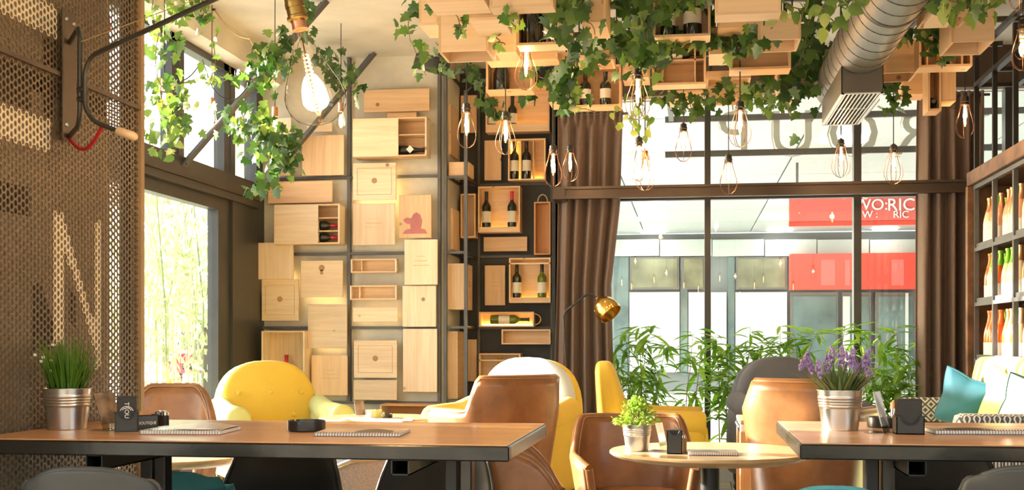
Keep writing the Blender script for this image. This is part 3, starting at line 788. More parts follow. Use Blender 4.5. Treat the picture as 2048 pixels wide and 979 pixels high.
# ================================================================== BOTTLES
def prof_bordeaux(h=.30, r=.037): return [(r*.93,0),(r,.006),(r,h*.60),(r*.92,h*.655),(r*.62,h*.71),(r*.40,h*.75),(r*.37,h*.80),(r*.37,h*.965),(r*.42,h*.97),(r*.42,h)]
def prof_champ(h=.31, r=.044): return [(r*.93,0),(r,.008),(r,h*.45),(r*.93,h*.54),(r*.72,h*.66),(r*.47,h*.77),(r*.36,h*.86),(r*.36,h*.95),(r*.43,h*.955),(r*.43,h)]
_bc = {}
def bottle_meshes(kind, glass, lab, foil, h, r):
    k = (kind, glass, lab, foil, h, r)
    if k in _bc: return _bc[k]
    pr = (prof_bordeaux if kind == 'b' else prof_champ)(h, r)
    b = MB().lathe(pr, 16).mesh('glass', M[glass], 60)
    l0, l1 = (.22, .50) if kind == 'b' else (.07, .33)
    l = MB().lathe([(r*1.012, h*l0), (r*1.012, h*l1)], 16, cap0=False, cap1=False).mesh('paper_label', M[lab], 60) if lab else None
    f0 = .78 if kind == 'b' else .70
    rr = [(max(p[0]*1.05, 0), p[1]) for p in pr if p[1] >= h*f0-1e-6]
    if rr[0][1] > h*f0: 
        for i in range(len(pr)-1):
            if pr[i][1] < h*f0 < pr[i+1][1]:
                q = (h*f0-pr[i][1])/(pr[i+1][1]-pr[i][1]); rr.insert(0, ((pr[i][0]+(pr[i+1][0]-pr[i][0])*q)*1.05, h*f0))
    f = MB().lathe(rr[:-1]+[(rr[-1][0], h*1.004)], 14, cap0=False).mesh('foil_cap', M[foil], 60)
    _bc[k] = (b, l, f); return _bc[k]
def bottle(label, loc, kind='b', glass='wine_glass', lab='label', foil='foil_black', h=.30, r=.037, rot=None, group=None, cat='bottle', name='wine_bottle'):
    b, l, f = bottle_meshes(kind, glass, lab, foil, h, r)
    t = link(name, None, None, loc, rot); t.empty_display_size = .05; tag(t, label, cat, group)
    link('glass', b, t)
    if l: link('paper_label', l, t)
    link('foil_cap', f, t); return t
LIE_R = (0, R(90), 0)       # neck towards +x
LIE_L = (0, R(-90), 0)

# ================================================================== CRATES
def crate(label, x0, x1, y0, y1, z0, z1, mode='front', t=.012, mx='pine_x', mz='pine_z', group=None, lid=None, slots=None, lip=0.0, led=None, rope=None, divs=None, hang=None, rear=True):
    """axis-aligned wine crate; mode says which side is open"""
    o = thing('wine_crate', label, 'crate', ((x0+x1)/2, (y0+y1)/2, z0), 0, group)
    P = lambda nm, mb, m_: part(nm, mb, M[m_], o, world=True, smooth=0)
    P('top_board', B(x0, x1, y0, y1, z1-t, z1), mx)
    P('side_board', B(x0, x0+t, y0, y1, z0+t if mode != 'bottom' else z0, z1-t), mz if mz != 'pine_z' else 'pine_y')
    P('side_board', B(x1-t, x1, y0, y1, z0+t if mode != 'bottom' else z0, z1-t), mz if mz != 'pine_z' else 'pine_y')
    if mode != 'bottom': P('bottom_board', B(x0, x1, y0, y1, z0, z0+t), mx)
    zb = z0 if mode == 'bottom' else z0+t
    if rear: P('back_board', B(x0+t, x1-t, y1-.008, y1, zb, z1-t), mx)
    if mode != 'front': P('front_board', B(x0+t, x1-t, y0, y0+.01, zb, z1-t), mx)
    if lip: P('lip_board', B(x0+t, x1-t, y0, y0+.01, z0+t, z0+t+lip), mx)
    if lid: P('sliding_lid', B(lid[0], lid[1], y0-.008, y0+.001, z0+.004, z1-.006), 'pale_x')
    for zz in (slots or []): P('divider', B((lid[1] if lid else x0+t), x1-t, y0+.004, y1-.01, zz-.004, zz+.004), mx)
    for xx in (divs or []): P('divider', B(xx-.004, xx+.004, y0+.02, y1-.01, z0+t, z1-t), mz)
    if led == 'bottom': P('led_strip', B(x0+t+.005, x1-t-.005, y1-.03, y1-.012, z0+t+.001, z0+t+.010), 'led')
    if led == 'back': P('led_strip', B(x0+t+.01, x0+t+.02, y1-.03, y1-.012, z0+t+.01, z1-t-.02), 'led'); P('led_strip', B(x0+t+.02, x1-t-.02, y1-.03, y1-.012, z0+t+.001, z0+t+.010), 'led')
    if rope:
        xr = x1 if rope > 0 else x0
        if abs(rope) == 1:
            zc = (z0+z1)/2; h = (z1-z0)*.36
            P('rope_handle', MB().tube([(xr, y0+.03, zc-h)]+[(xr+rope*.05*math.cos(a), y0+.03, zc+h*math.sin(a)) for a in [R(q) for q in range(-80, 81, 16)]]+[(xr, y0+.03, zc+h)], .005, 6), 'rope')
        else:
            xc = (x0+x1)/2; h = (x1-x0)*.30
            P('rope_handle', MB().tube([(xc-h, y0+.03, z1)]+[(xc-h*math.cos(R(q)), y0+.03, z1+.06*math.sin(R(q))) for q in range(20, 161, 20)]+[(xc+h, y0+.03, z1)], .005, 6), 'rope')
    if hang:
        for xx in (x0+.03, x1-.03): P('hanger_rod', B(xx-.004, xx+.004, (y0+y1)/2-.004, (y0+y1)/2+.004, z1, hang), 'cord')
    return o
def lid_board(label, x0, x1, z0, z1, yb, t=.018, mat='pale_x', mark=None, led=None, gap=.03, notch=None, group='crate lids on the plaster wall'):
    """flat crate lid held a little off the wall on two battens; marks are branded or carved into it"""
    o = thing('crate_lid', label, 'crate lid', ((x0+x1)/2, yb, z0), 0, group)
    P = lambda nm, mb, m_: part(nm, mb, M[m_], o, world=True, smooth=0)
    yf = yb-gap-t
    P('panel', MB().cbox(x0, x1, yf, yb-gap, z0, z1, .0025), mat)
    for zz in (z0+(z1-z0)*.25, z0+(z1-z0)*.75): P('batten', B(x0+.03, x1-.03, yb-gap, yb, zz-.012, zz+.012), 'pine_x')
    w, h = x1-x0, z1-z0
    if mark and 'g' in mark:
        a, b, c, d = x0+w*.10, x1-w*.10, z0+h*.14, z1-h*.14; g = .0025
        mb = MB()
        mb.box(a, b, yf-.0012, yf, c, c+g).box(a, b, yf-.0012, yf, d-g, d).box(a, a+g, yf-.0012, yf, c, d).box(b-g, b, yf-.0012, yf, c, d)
        P('carved_border', mb, 'burn')
    if mark and 'k' in mark:
        cx, cz = x0+w*.5, z0+h*.52
        mb = MB().lathe([(.022, 0), (.022, .001)], 14).xf(Matrix.Translation((cx, yf, cz)) @ Matrix.Rotation(R(90), 4, 'X')); P('knot', mb, 'burn')
    if mark and 't' in mark:
        cx, cz = x0+w*.5, z0+h*.80
        mb = MB().lathe([(.024, 0), (.024, .001)], 14).xf(Matrix.Translation((cx, yf, cz)) @ Matrix.Rotation(R(90), 4, 'X')); mb.box(cx-.012, cx+.012, yf-.001, yf, cz-.05, cz-.015); P('knot', mb, 'burn')
    if mark and 'n' in mark:
        mb = MB()
        for k in range(3): mb.box(x0+w*(.25+.06*k), x1-w*(.25+.06*k), yf-.0008, yf, z0+h*(.42+.1*k), z0+h*(.42+.1*k)+.006)
        P('branded_print', mb, 'pine_x')
    if mark and 'r' in mark:
        pts = [(.12,.10),(.88,.10),(.80,.20),(.68,.22),(.72,.40),(.66,.54),(.54,.60),(.44,.55),(.38,.46),(.24,.48),(.12,.42),(.22,.34),(.34,.32),(.36,.22),(.20,.19)]
        n = len(pts); mb = MB(); vs_ = [(x0+w*a, yf-.001, z0+h*b) for a, b in pts]+[(x0+w*a, yf, z0+h*b) for a, b in pts]
        mb.add(vs_, [tuple(range(n))]+[(i, i+n, (i+1) % n+n, (i+1) % n) for i in range(n)]); P('wine_stain', mb, 'stain')
    if led:
        mb = MB(); e = .012
        if 'b' in led: mb.box(x0+.03, x1-.03, yb-.012, yb-.004, z0+e, z0+e+.012)
        if 't' in led: mb.box(x0+.03, x1-.03, yb-.012, yb-.004, z1-e-.012, z1-e)
        if 'r' in led: mb.box(x1-e-.012, x1-e, yb-.012, yb-.004, z0+.03, z1-.03)
        if 'l' in led: mb.box(x0+e, x0+e+.012, yb-.012, yb-.004, z0+.03, z1-.03)
        P('led_strip', mb, 'led_soft')
    return o
def rectY(px0, px1, y0, y1, Y):
    a = onY(px0, (y0+y1)/2, Y); b = onY(px1, (y0+y1)/2, Y)
    return a.x, b.x, onY((px0+px1)/2, y1, Y).z, onY((px0+px1)/2, y0, Y).z
YL = YC - .048
def L(px0, px1, y0, y1, label, **kw):
    x0, x1, z0, z1 = rectY(px0, px1, y0, y1, YC-.04-kw.get('gap', .03)); 
    yb = YC-.041
    return lid_board(label, x0, x1, z0, z1, yb, **kw)
L(550, 584, 236, 352, 'narrow pale lid half hidden by ivy beside the garden window', mat='pale_z', gap=.025)
L(615, 665, 246, 264, 'short notched board peeping out above the lid behind the giant bulb', mat='pale_x', gap=.012, t=.012)
L(605.5, 689, 271, 351, 'square plain lid just below the giant bulb', mat='pine_z')
L(537.5, 666, 362.5, 406, 'long plank lid just above the crate with red capped bottles', mat='pine_x')
L(515, 588, 485, 558, 'whitish square lid in the corner by the window jamb', mat='pale_z', gap=.07, led='b')
L(603, 687, 521, 594, 'squarish lid with a dark keyhole shaped mark near its top', mat='pale_x', mark='t', led='b')
L(525, 598, 558, 641, 'lid with carved border and knot below the whitish corner lid', mat='pale_x', mark='gk', led='t', gap=.02)
L(617, 695, 608, 696, 'wavy grained square lid above the blotched lid', mat='pale_x', mark='n', led='bt', gap=.06)
L(624, 696, 710, 790, 'blotched lid low on the wall behind the yellow armchair', mat='pine_z', mark='n')
L(729, 860, 179, 224, 'long reddish plank lid highest on the plaster wall', mat='pine_x')
L(775, 834, 225, 236, 'short paddle shaped board under the highest plank lid', mat='pine_x', gap=.012, t=.012)
L(707, 793, 326, 400, 'lid with carved border below the sliding lid crate with the labelled bottle', mat='pale_x', mark='gk', led='br', gap=.05)
L(707, 791, 407, 490, 'plain upright lid with faint branded print', mat='pale_z', mark='n', led='t', gap=.03)
L(799, 864, 390, 476, 'lid stained with a wine red silhouette', mat='pine_z', mark='r', led='l')
L(810, 876, 479, 569, 'upright lid just under the wine stained lid', mat='pale_z', mark='n', gap=.045)
L(707, 797, 614, 643, 'small horizontal lid glowing all around below the two little boxes', mat='pale_x', led='tblr', gap=.035)
L(806, 873, 571, 653, 'plain upright lid at the middle of the wall edge beside the niche', mat='pale_z', gap=.02)
L(807, 875, 657, 783, 'tallest plain lid low beside the niche', mat='pale_z', gap=.02)
L(709, 795, 680, 755, 'lid with carved border and big knot low on the wall', mat='pale_x', mark='gk')
L(708, 795, 759, 799, 'horizontal knotty lid lowest on the wall', mat='pale_x')
GW = 'wine crates fixed to the plaster wall'
def wcrate(px0, px1, y0, y1, label, depth=.12, **kw):
    yf = YC-.041-depth
    x0, x1, z0, z1 = rectY(px0, px1, y0, y1, yf)
    for k in ('lid',):
        if k in kw: kw[k] = tuple(onY(q, y0, yf).x for q in kw[k])
    if 'slots' in kw: kw['slots'] = [onY(px1, q, yf).z for q in kw['slots']]
    if 'divs' in kw: kw['divs'] = [onY(q, y0, yf).x for q in kw['divs']]
    return (crate(label, x0, x1, yf, YC-.041, z0, z1, group=GW, **kw), x0, x1, yf, z0, z1)
o, x0, x1, yf, z0, z1 = wcrate(549, 679, 408, 488, 'crate with half open sliding lid holding two red capped bottles', .15, lid=(549, 637), slots=(435, 461), mx='pine_x', mz='pale_z')
h3 = (z1-z0)/3
bottle('upper of two bottles lying in the sliding lid crate', (x1-.02-.30, yf+.07, z0+h3*1.5-.006), foil='foil_red', rot=LIE_R)
bottle('lower of two bottles lying in the sliding lid crate', (x1-.02-.30, yf+.07, z0+h3*.5+.004), foil='foil_red', rot=LIE_R)
o, x0, x1, yf, z0, z1 = wcrate(523, 609, 661, 790, 'big upright crate behind the yellow armchair holding one bottle', .17, mx='pine_z', mz='pale_z')
bottle('red capped bottle standing in the crate behind the yellow armchair', (onY(573, 720, yf+.08).x, yf+.08, onY(573, 709, yf+.08).z-.30), foil='foil_red')
part('shelf_board', B(x0+.012, x1-.012, yf+.01, YC-.05, onY(573, 709, yf+.08).z-.312, onY(573, 709, yf+.08).z-.30), M['pine_x'], o, world=True)
o, x0, x1, yf, z0, z1 = wcrate(706, 853, 235, 313, 'upper sliding lid crate with a bottle wearing a diamond label', .15, lid=(706, 797), slots=(268,), mz='pale_z')
bottle('bottle with a pale diamond label lying in the upper crate', (x1-.018-.31, yf+.07, z0+.056), 'c', lab='label_dark', foil='foil_black', rot=LIE_R)
dl = MB().box(-.021, .021, -.001, .001, -.021, .021).xf(Matrix.Rotation(R(45), 4, 'Y'))
part('diamond_label', dl, M['white_label'], bpy.data.objects[[q.name for q in COL.objects if q.get('label', '').startswith('bottle with a pale diamond')][0]], (.0455, 0, .20) , (0, 0, 0))
q = [q for q in COL.objects if q.name.startswith('diamond_label')][0]
q.location = (0, -.0455, .195); 
wcrate(701.5, 793, 517, 545, 'upper of two little open boxes on the plaster wall', .07, divs=(722,), mx='pine_x', mz='pale_z')
wcrate(700, 793, 570, 599, 'lower of two little open boxes on the plaster wall', .07, divs=(718,), mx='pine_x', mz='pale_z')
a_, b_, c_, d_ = rectY(760, 868, 808, 850, YC-.25)
crate('low open crate under the wall grid beside the yellow armchair', a_, b_, YC-.25, YC, c_, d_, mx='red_x', mz='pale_z')
part('leg_board', B(a_, a_+.02, YC-.25, YC, 0, c_), M['pine_z'], [q for q in COL.objects if q.get('label', '').startswith('low open crate')][0], world=True)
part('leg_board', B(b_-.02, b_, YC-.25, YC, 0, c_), M['pine_z'], [q for q in COL.objects if q.get('label', '').startswith('low open crate')][0], world=True)

# ------------------------------------------------------------------ niche crates (black wall)
GN = 'wine crates in the black niche'
def ncrate(px0, px1, y0, y1, label, depth=.13, **kw):
    yf = YN-.024-depth
    x0, x1, z0, z1 = rectY(px0, px1, y0, y1, yf)
    if 'divs' in kw: kw['divs'] = [onY(q, y0, yf).x for q in kw['divs']]
    return (crate(label, x0, x1, yf, YN-.024, z0, z1, group=GN, **kw), x0, x1, yf, z0, z1)
def nlid(px0, px1, y0, y1, label, **kw):
    x0, x1, z0, z1 = rectY(px0, px1, y0, y1, YN-.05)
    return lid_board(label, x0, x1, z0, z1, YN-.002, gap=.024, group='crate lids in the black niche', **kw)
def stand(px, ztop, yf, z0, label, **kw):
    yc = yf+.06
    x = onY(px, 680, yc).x
    return bottle(label, (x, yc, z0+.0125), **kw)
o, x0, x1, yf, z0, z1 = ncrate(971, 1099, 171, 263, 'wide lit crate highest in the niche under the ivy', led='bottom', lip=.05)
stand(984, 0, yf, z0, 'ivy covered bottle in the highest niche crate', h=.27)
stand(1025, 0, yf, z0, 'second bottle in the highest niche crate, behind ivy', h=.28)
o, x0, x1, yf, z0, z1 = ncrate(1016, 1091, 277, 360, 'lit crate with three slots and two bottles below the highest one', led='back', divs=(1041, 1066))
stand(1029, 0, yf, z0, 'bottle in the first slot of the three slot niche crate', h=.30)
stand(1053, 0, yf, z0, 'bottle in the middle slot of the three slot niche crate', h=.30)
o, x0, x1, yf, z0, z1 = ncrate(956, 1040, 372, 464, 'lit niche crate with bottles spread wide, next to the steel post', led='bottom', lip=.03)
stand(973, 0, yf, z0, 'bottle beside the post in the lit crate at mid height', h=.315)
stand(1024, 0, yf, z0, 'bottle with pinkish foil in the lit crate at mid height', h=.315, foil='foil_red')
ncrate(1068, 1101, 403, 509, 'narrow upright reddish box with rope handle by the curtain', .10, mx='red_z', mz='red_z', rope=2)
o, x0, x1, yf, z0, z1 = ncrate(1018, 1101, 515, 605, 'lit niche crate with a crossbar and two bottles by the curtain', led='bottom', lip=.03)
part('crossbar', B(x0, x1, yf, yf+.01, z1-.05, z1-.04), M['pale_x'], o, world=True)
stand(1034, 0, yf, z0, 'dark bottle in the crate with the crossbar', h=.30)
stand(1084, 0, yf, z0, 'green bottle in the crate with the crossbar', h=.30, glass='green_glass')
o, x0, x1, yf, z0, z1 = ncrate(958, 1068, 623, 653, 'glowing horizontal box with rope handle and a lying green bottle', .11, led='bottom', rope=1)
bottle('green bottle lying in the glowing horizontal box', (x0+.085, yf+.055, z0+.058), glass='green_glass', h=.31, rot=LIE_R)
ncrate(1003, 1101, 658, 688, 'empty horizontal box with rope handle below the glowing one', .11, rope=1, mx='pine_x')
o, x0, x1, yf, z0, z1 = ncrate(958, 1041, 706, 812, 'upright crate with crossbar low in the niche, half behind the pale armchair', .13)
part('crossbar', B(x0, x1, yf, yf+.01, z1-.06, z1-.05), M['pale_x'], o, world=True)
part('shelf_board', B(x0+.012, x1-.012, yf+.01, YN-.04, onY(1000, 713, yf+.06).z-.312, onY(1000, 713, yf+.06).z-.30), M['pine_x'], o, world=True)
bottle('gold necked bottle low in the niche behind the pale armchair', (onY(1000, 700, yf+.06).x, yf+.06, onY(1000, 713, yf+.06).z-.30), foil='foil_gold')
ncrate(1055, 1102, 722, 800, 'crate almost hidden by the dome of the pale armchair', .10)
nlid(968.5, 1002, 280, 360, 'plain upright lid beside the three slot niche crate', mat='pine_z')
nlid(967, 1054, 473, 502, 'horizontal lid in the middle of the black niche', mat='pine_x')
nlid(969, 1010, 530, 610, 'branded upright lid beside the crate with the crossbar', mat='pine_z', mark='n')
nlid(924, 953, 678, 762, 'plain lid low in the niche behind the thin steel post', mat='pine_z')
nlid(921, 953, 190, 265, 'lid high in the niche corner half covered by ivy', mat='pine_z', mark='n')
ncrate(921, 951, 387, 475, 'narrow upright open box behind the thin steel post', .12, mx='pine_z')
# lids and boxes on the return wall of the niche (x = -1.83)
def slid(py0, py1, ya, yb_, z_px, label, th=.02, mat='pine_z'):
    z0, z1 = onY(900, py1, 9.2).z, onY(900, py0, 9.2).z
    solo('crate_lid', MB().cbox(-1.83, -1.83+th, ya, yb_, z0, z1, .003), M[mat], label, 'crate lid', group='boards on the niche return wall')
slid(215, 315, 9.03, 9.34, 0, 'branded lid on the niche return wall above the shelf rail')
slid(418, 500, 9.12, 9.40, 0, 'lid on the niche return wall behind the narrow box')
def scrate(py0, py1, ya, yb_, th, label):
    z0, z1 = onY(905, py1, 9.0).z, onY(905, py0, 9.0).z
    crate(label, -1.83, -1.83+th, ya, yb_, z0, z1, mode='closed', group='boards on the niche return wall', mx='pine_z', mz='pine_z')
scrate(526, 618, 9.03, 9.35, .13, 'closed upright box on the niche return wall behind the post')
scrate(662, 798, 9.05, 9.38, .07, 'tall closed box lowest on the niche return wall')
zr = py_z(912, 354, YC)+.0105
crate('small wooden box standing on the shelf rail of the niche', -1.82, -1.665, 9.0, 9.22, zr, zr+.105, mode='closed', mx='pine_x', group='boards on the niche return wall')

# ================================================================== CRATES UNDER THE CEILING
ZG = 2.92
grid_o = thing('ceiling_grid', 'dark steel grid below the ceiling that carries the hanging crates', 'frame', (0.3, 6.3, ZG))
for k in range(6): part('bar', B(-.9+k*.55, -.87+k*.55, 4.3, 8.3, ZG, ZG+.03), M['steel'], grid_o, world=True)
for k in range(7): part('bar', B(-1.0, 2.0, 4.4+k*.62, 4.43+k*.62, ZG+.03, ZG+.06), M['steel'], grid_o, world=True)
for (x, y) in ((-.9, 4.41), (1.86, 4.41), (-.9, 8.13), (1.86, 8.13)): part('hanger', B(x-.01, x+.01, y-.01, y+.01, ZG+.06, CEIL), M['steel'], grid_o, world=True)
GC = 'wine crates hanging from the ceiling'
def hcrate(px0, px1, y0, y1, d, depth, mode, label, mx='crate_x', mz='crate_z', **kw):
    Yf = at((px0+px1)/2, y1, d).y
    x0, x1, z0, z1 = rectY(px0, px1, y0, y1, Yf)
    if 'divs' in kw: kw['divs'] = [onY(q, y0, Yf).x for q in kw['divs']]
    if kw.get('mxp'): kw.pop('mxp')
    z1 = min(z1, ZG-.005)
    o = crate(label, x0, x1, Yf, Yf+depth, z0, z1, mode, group=GC, hang=CEIL, mx=mx, mz=mz, **kw)
    return o, x0, x1, Yf, z0, z1
HC = hcrate
HC(853, 968, -60, 3, 4.95, .20, 'closed', 'pale crate cut by the top of the picture next to the bare ceiling', 'crate_pale')
HC(979, 1106, -60, 14, 4.75, .10, 'front', 'shallow open crate at the top edge beside the dark bottles', 'crate_pale', lip=.06)
HC(877, 977, 14, 102, 5.45, .22, 'bottom', 'large pale crate open below with ivy hanging over its front', 'crate_pale')
HC(938, 1006, -20, 40, 5.15, .27, 'closed', 'deep pale crate wedged against the large pale crate', 'crate_pale')
HC(838, 874, -40, 50, 5.85, .25, 'closed', 'outermost crate beside the strand of ivy near the speaker', 'crate_pale')
o, x0, x1, yf, z0, z1 = HC(1033, 1141, -25, 89, 5.75, .13, 'front', 'open crate with two dark champagne bottles above the cage lamp')
bottle('dark champagne bottle beside the lamp cord in the open crate', (onY(1065, 50, yf+.06).x, yf+.065, z0+.0125), 'c', lab=None, r=.05, h=.30)
bottle('champagne bottle with pale round label half behind ivy', (onY(1107, 50, yf+.06).x, yf+.065, z0+.0125), 'c', r=.05, h=.30)
HC(990, 1032, 55, 104, 6.25, .2, 'closed', 'small crate tucked behind the cage lamp cord')
HC(973, 1115, 104, 120, 6.55, .16, 'closed', 'long low crate crossing under the champagne crate')
HC(1118, 1150, 104, 136, 6.6, .2, 'closed', 'narrow crate beside the leafy strand over the niche')
HC(1152, 1226, 100, 120, 6.3, .22, 'bottom', 'low crate open below in the thick of the ivy')
o, x0, x1, yf, z0, z1 = HC(972, 1064, 112, 182, 7.1, .14, 'front', 'open crate with one champagne bottle in front of the niche')
bottle('champagne bottle standing alone in a hanging crate', (onY(1003, 150, yf+.07).x, yf+.07, z0+.0125), 'c', lab=None, r=.05, h=.22)
HC(1164, 1212, -40, 44, 5.35, .30, 'closed', 'upright deep crate wrapped in ivy near the top edge')
HC(1098, 1144, 165, 205, 7.3, .22, 'closed', 'closed crate just above the curtain beside the two bottle crate')
o, x0, x1, yf, z0, z1 = HC(1146, 1242, 130, 213, 7.0, .14, 'front', 'open crate with two labelled bottles above the curtain', mz='crate_z')
bottle('cream labelled bottle in the crate above the curtain, nearer the niche', (onY(1171, 190, yf+.06).x, yf+.06, z0+.0125), h=.20, r=.033)
bottle('cream labelled bottle in the crate above the curtain, nearer the window', (onY(1211, 190, yf+.06).x, yf+.06, z0+.0125), h=.20, r=.033)
HC(1245, 1298, 112, 155, 6.9, .22, 'closed', 'crate behind the brightest central cage lamp')
o, x0, x1, yf, z0, z1 = HC(1306, 1421, -40, 73, 5.8, .14, 'front', 'open crate with two bottles high in the ivy', 'crate_pale')
bottle('bottle in shade in the high ivy crate, next to the ivy mass', (onY(1336, 30, yf+.06).x, yf+.06, z0+.0125), h=.24)
bottle('bottle with red banded label in the high ivy crate', (onY(1385, 30, yf+.06).x, yf+.06, z0+.0125), h=.26, r=.045)
o, x0, x1, yf, z0, z1 = HC(1304, 1412, 76, 169, 6.6, .13, 'front', 'open crate with two dividers and a lying bottle', divs=(1325, 1390))
bottle('bottle lying in the divided hanging crate', (onY(1330, 108, yf+.05).x, yf+.05, onY(1375, 108, yf+.05).z), rot=LIE_R, h=.19, r=.03)
part('rest_board', B(x0+.012, x1-.012, yf+.02, yf+.12, onY(1375, 108, yf+.05).z-.043, onY(1375, 108, yf+.05).z-.034), M['pine_x'], o, world=True)
HC(1431, 1562, -50, 28, 4.95, .12, 'front', 'shallow open crate at the top edge above the long lamp cord', 'crate_pale', lip=.05)
HC(1436, 1536, 8, 54, 5.75, .2, 'closed', 'crate right behind the shallow top edge crate')
HC(1419, 1458, 55, 108, 6.0, .25, 'closed', 'upright crate in front of the widest open crate')
HC(1460, 1582, 50, 138, 6.35, .15, 'front', 'widest open crate, empty, beside the dark ivy mass')
HC(1516, 1602, 30, 79, 5.6, .25, 'bottom', 'pale crate open below beside the duct and dark ivy', 'crate_pale')
HC(1413, 1502, 141, 157, 6.95, .22, 'bottom', 'low crate open below over the window post')
HC(1411, 1490, 172, 197, 7.4, .22, 'bottom', 'lowest crate touching the top of the window post')
HC(1335, 1407, 180, 202, 7.8, .2, 'closed', 'crate half hidden by leaves against the street window')
HC(1555, 1582, 135, 174, 6.9, .25, 'closed', 'small crate hanging beside the dark ivy mass')
HC(1563, 1585, 192, 205, 7.6, .18, 'closed', 'tiny pale crate under the small hanging crate', 'crate_pale')
HC(1765, 1836, 80, 145, 6.6, .25, 'bottom', 'crate open below just beyond the duct grille')
HC(1903, 1989, 12, 83, 5.6, .28, 'bottom', 'large crate open below near the bottle shelves', 'crate_pale')
o, x0, x1, yf, z0, z1 = HC(1838, 1945, 70, 133, 6.35, .14, 'front', 'open crate with dividers under the dark ivy bunch', divs=(1856, 1926))
bottle('gold banded bottle in the crate under the dark ivy bunch', (onY(1886, 120, yf+.06).x, yf+.06, z0+.0125), foil='foil_black', lab='foil_gold', h=.14, r=.035)
HC(1803, 1854, 128, 188, 7.3, .2, 'closed', 'crate behind the upright niche box')
o, x0, x1, yf, z0, z1 = HC(1856, 1883, 132, 221, 6.85, .16, 'front', 'upright narrow box with a lying bottle end inside', mz='crate_z')
bottle('bottle end seen in the upright narrow box', ((x0+x1)/2, yf+.15, z0+.06), rot=(R(90), 0, 0), h=.12, r=.028)
HC(1884, 1912, 134, 202, 6.85, .16, 'closed', 'closed upright box joined to the narrow box by the curtain', mx='crate_z')
HC(1850, 1940, -10, 33, 5.35, .2, 'bottom', 'crate open below under the variegated ivy')
HC(1868, 1916, -40, 28, 4.9, .22, 'closed', 'pale crate at the top edge next to the duct', 'crate_pale')
# ================================================================== LAMPS
sock = MB().lathe([(.006,0),(.010,-.004),(.020,-.010),(.0215,-.030),(.0245,-.032),(.0245,-.040),(.020,-.042),(.020,-.055),(.0175,-.057)], 18, cap1=True).mesh('socket', M['black_plastic'])
bulb_t = MB().lathe([(.010,-.055),(.015,-.062),(.0155,-.165),(.012,-.178),(.005,-.184),(.0005,-.186)], 16, cap0=False, cap1=False).mesh('bulb', M['bulb_glass'], 60)
fil = MB()
for k in range(6):
    a = math.pi*2*k/6; fil.tube([(.0045*math.cos(a), .0045*math.sin(a), -.062), (.0075*math.cos(a+.4), .0075*math.sin(a+.4), -.115), (.0045*math.cos(a+.8), .0045*math.sin(a+.8), -.170)], .0022, 5)
fil = fil.mesh('filament', M['tube_glow'], 60)
cage = MB()
for k in range(6):
    a = math.pi*2*k/6
    cage.tube([(r_*math.cos(a), r_*math.sin(a), z_) for (r_, z_) in ((.0245,-.036),(.026,-.060),(.035,-.095),(.049,-.135),(.058,-.170),(.057,-.200),(.044,-.228),(.022,-.246),(.001,-.251))], .0017, 4)
for (r_, z_) in ((.026,-.058),): cage.tube([(r_*math.cos(R(q)), r_*math.sin(R(q)), z_) for q in range(0, 360, 24)], .0017, 4, closed=True)
cage = cage.mesh('cage', M['wire'], 60)
lamp_light = bpy.data.lights.new('filament_light', 'POINT'); lamp_light.energy = 4.5; lamp_light.color = (1.0, 0.62, 0.30); lamp_light.shadow_soft_size = .02
cord_cache = {}
GL_ = 'caged filament pendant lamps'
def pendant(px, ytop, ybot, label, top=None, tilt=0):
    d = .251*F/(ybot-ytop)
    p = at(px, ytop, d)
    ztop = CEIL
    t = thing('pendant_lamp', label, 'lamp', p, R(random.uniform(0, 60)), GL_)
    part('cord', MB().tube([(0,0,ztop-p.z), (0,0,-.004)], .0032, 6), M['cord'], t)
    link('socket', sock, t); b = link('bulb', bulb_t, t); link('filament', fil, b); link('cage', cage, t)
    l = link('filament_light', lamp_light, t, (0, 0, -.12)); return t
for a in ((1052, 80, 180, 'cage lamp hanging in front of the champagne crate'),
          (1275, 135, 239, 'large cage lamp hanging in front of the ivy mass'),
          (933, 204, 296, 'cage lamp shining in front of the thin steel post'),
          (1011, 221, 309, 'cage lamp in front of the niche between two lidded crates'),
          (1106, 288, 373, 'cage lamp beside the black niche at the curtain edge'),
          (1140, 289, 363, 'small cage lamp in front of the brown curtain'),
          (1278, 272, 362, 'cage lamp low by the curtain, nearer one of an overlapping pair'),
          (1367, 245, 323, 'cage lamp in front of the first upper window pane'),
          (1480, 200, 294, 'cage lamp hanging just beyond the first window post'),
          (1457, 307, 388, 'cage lamp hanging in front of the beam near the first window post'),
          (1682, 276, 355, 'cage lamp hanging below the duct grille'),
          (1787, 287, 368, 'cage lamp hanging between the duct grille and the sunny curtain'),
          (1930, 190, 276, 'cage lamp in front of the pleated curtain by the bottle shelves')):
    pendant(*a)
# pair partner with copper socket
d = .251*F/(381-300); p = at(1290, 300, d)
t = thing('pendant_lamp', 'copper socketed cage lamp, farther one of the overlapping pair', 'lamp', p, 0, GL_)
part('cord', MB().tube([(0,0,CEIL-p.z), (0,0,-.004)], .0032, 6), M['cord'], t)
part('socket', MB().lathe([(.004,0),(.019,-.004),(.0215,-.012),(.0215,-.050),(.0175,-.057)], 18), M['copper'], t)
b = link('bulb', bulb_t, t); link('filament', fil, b); link('cage', cage, t); link('filament_light', lamp_light, t, (0, 0, -.12))
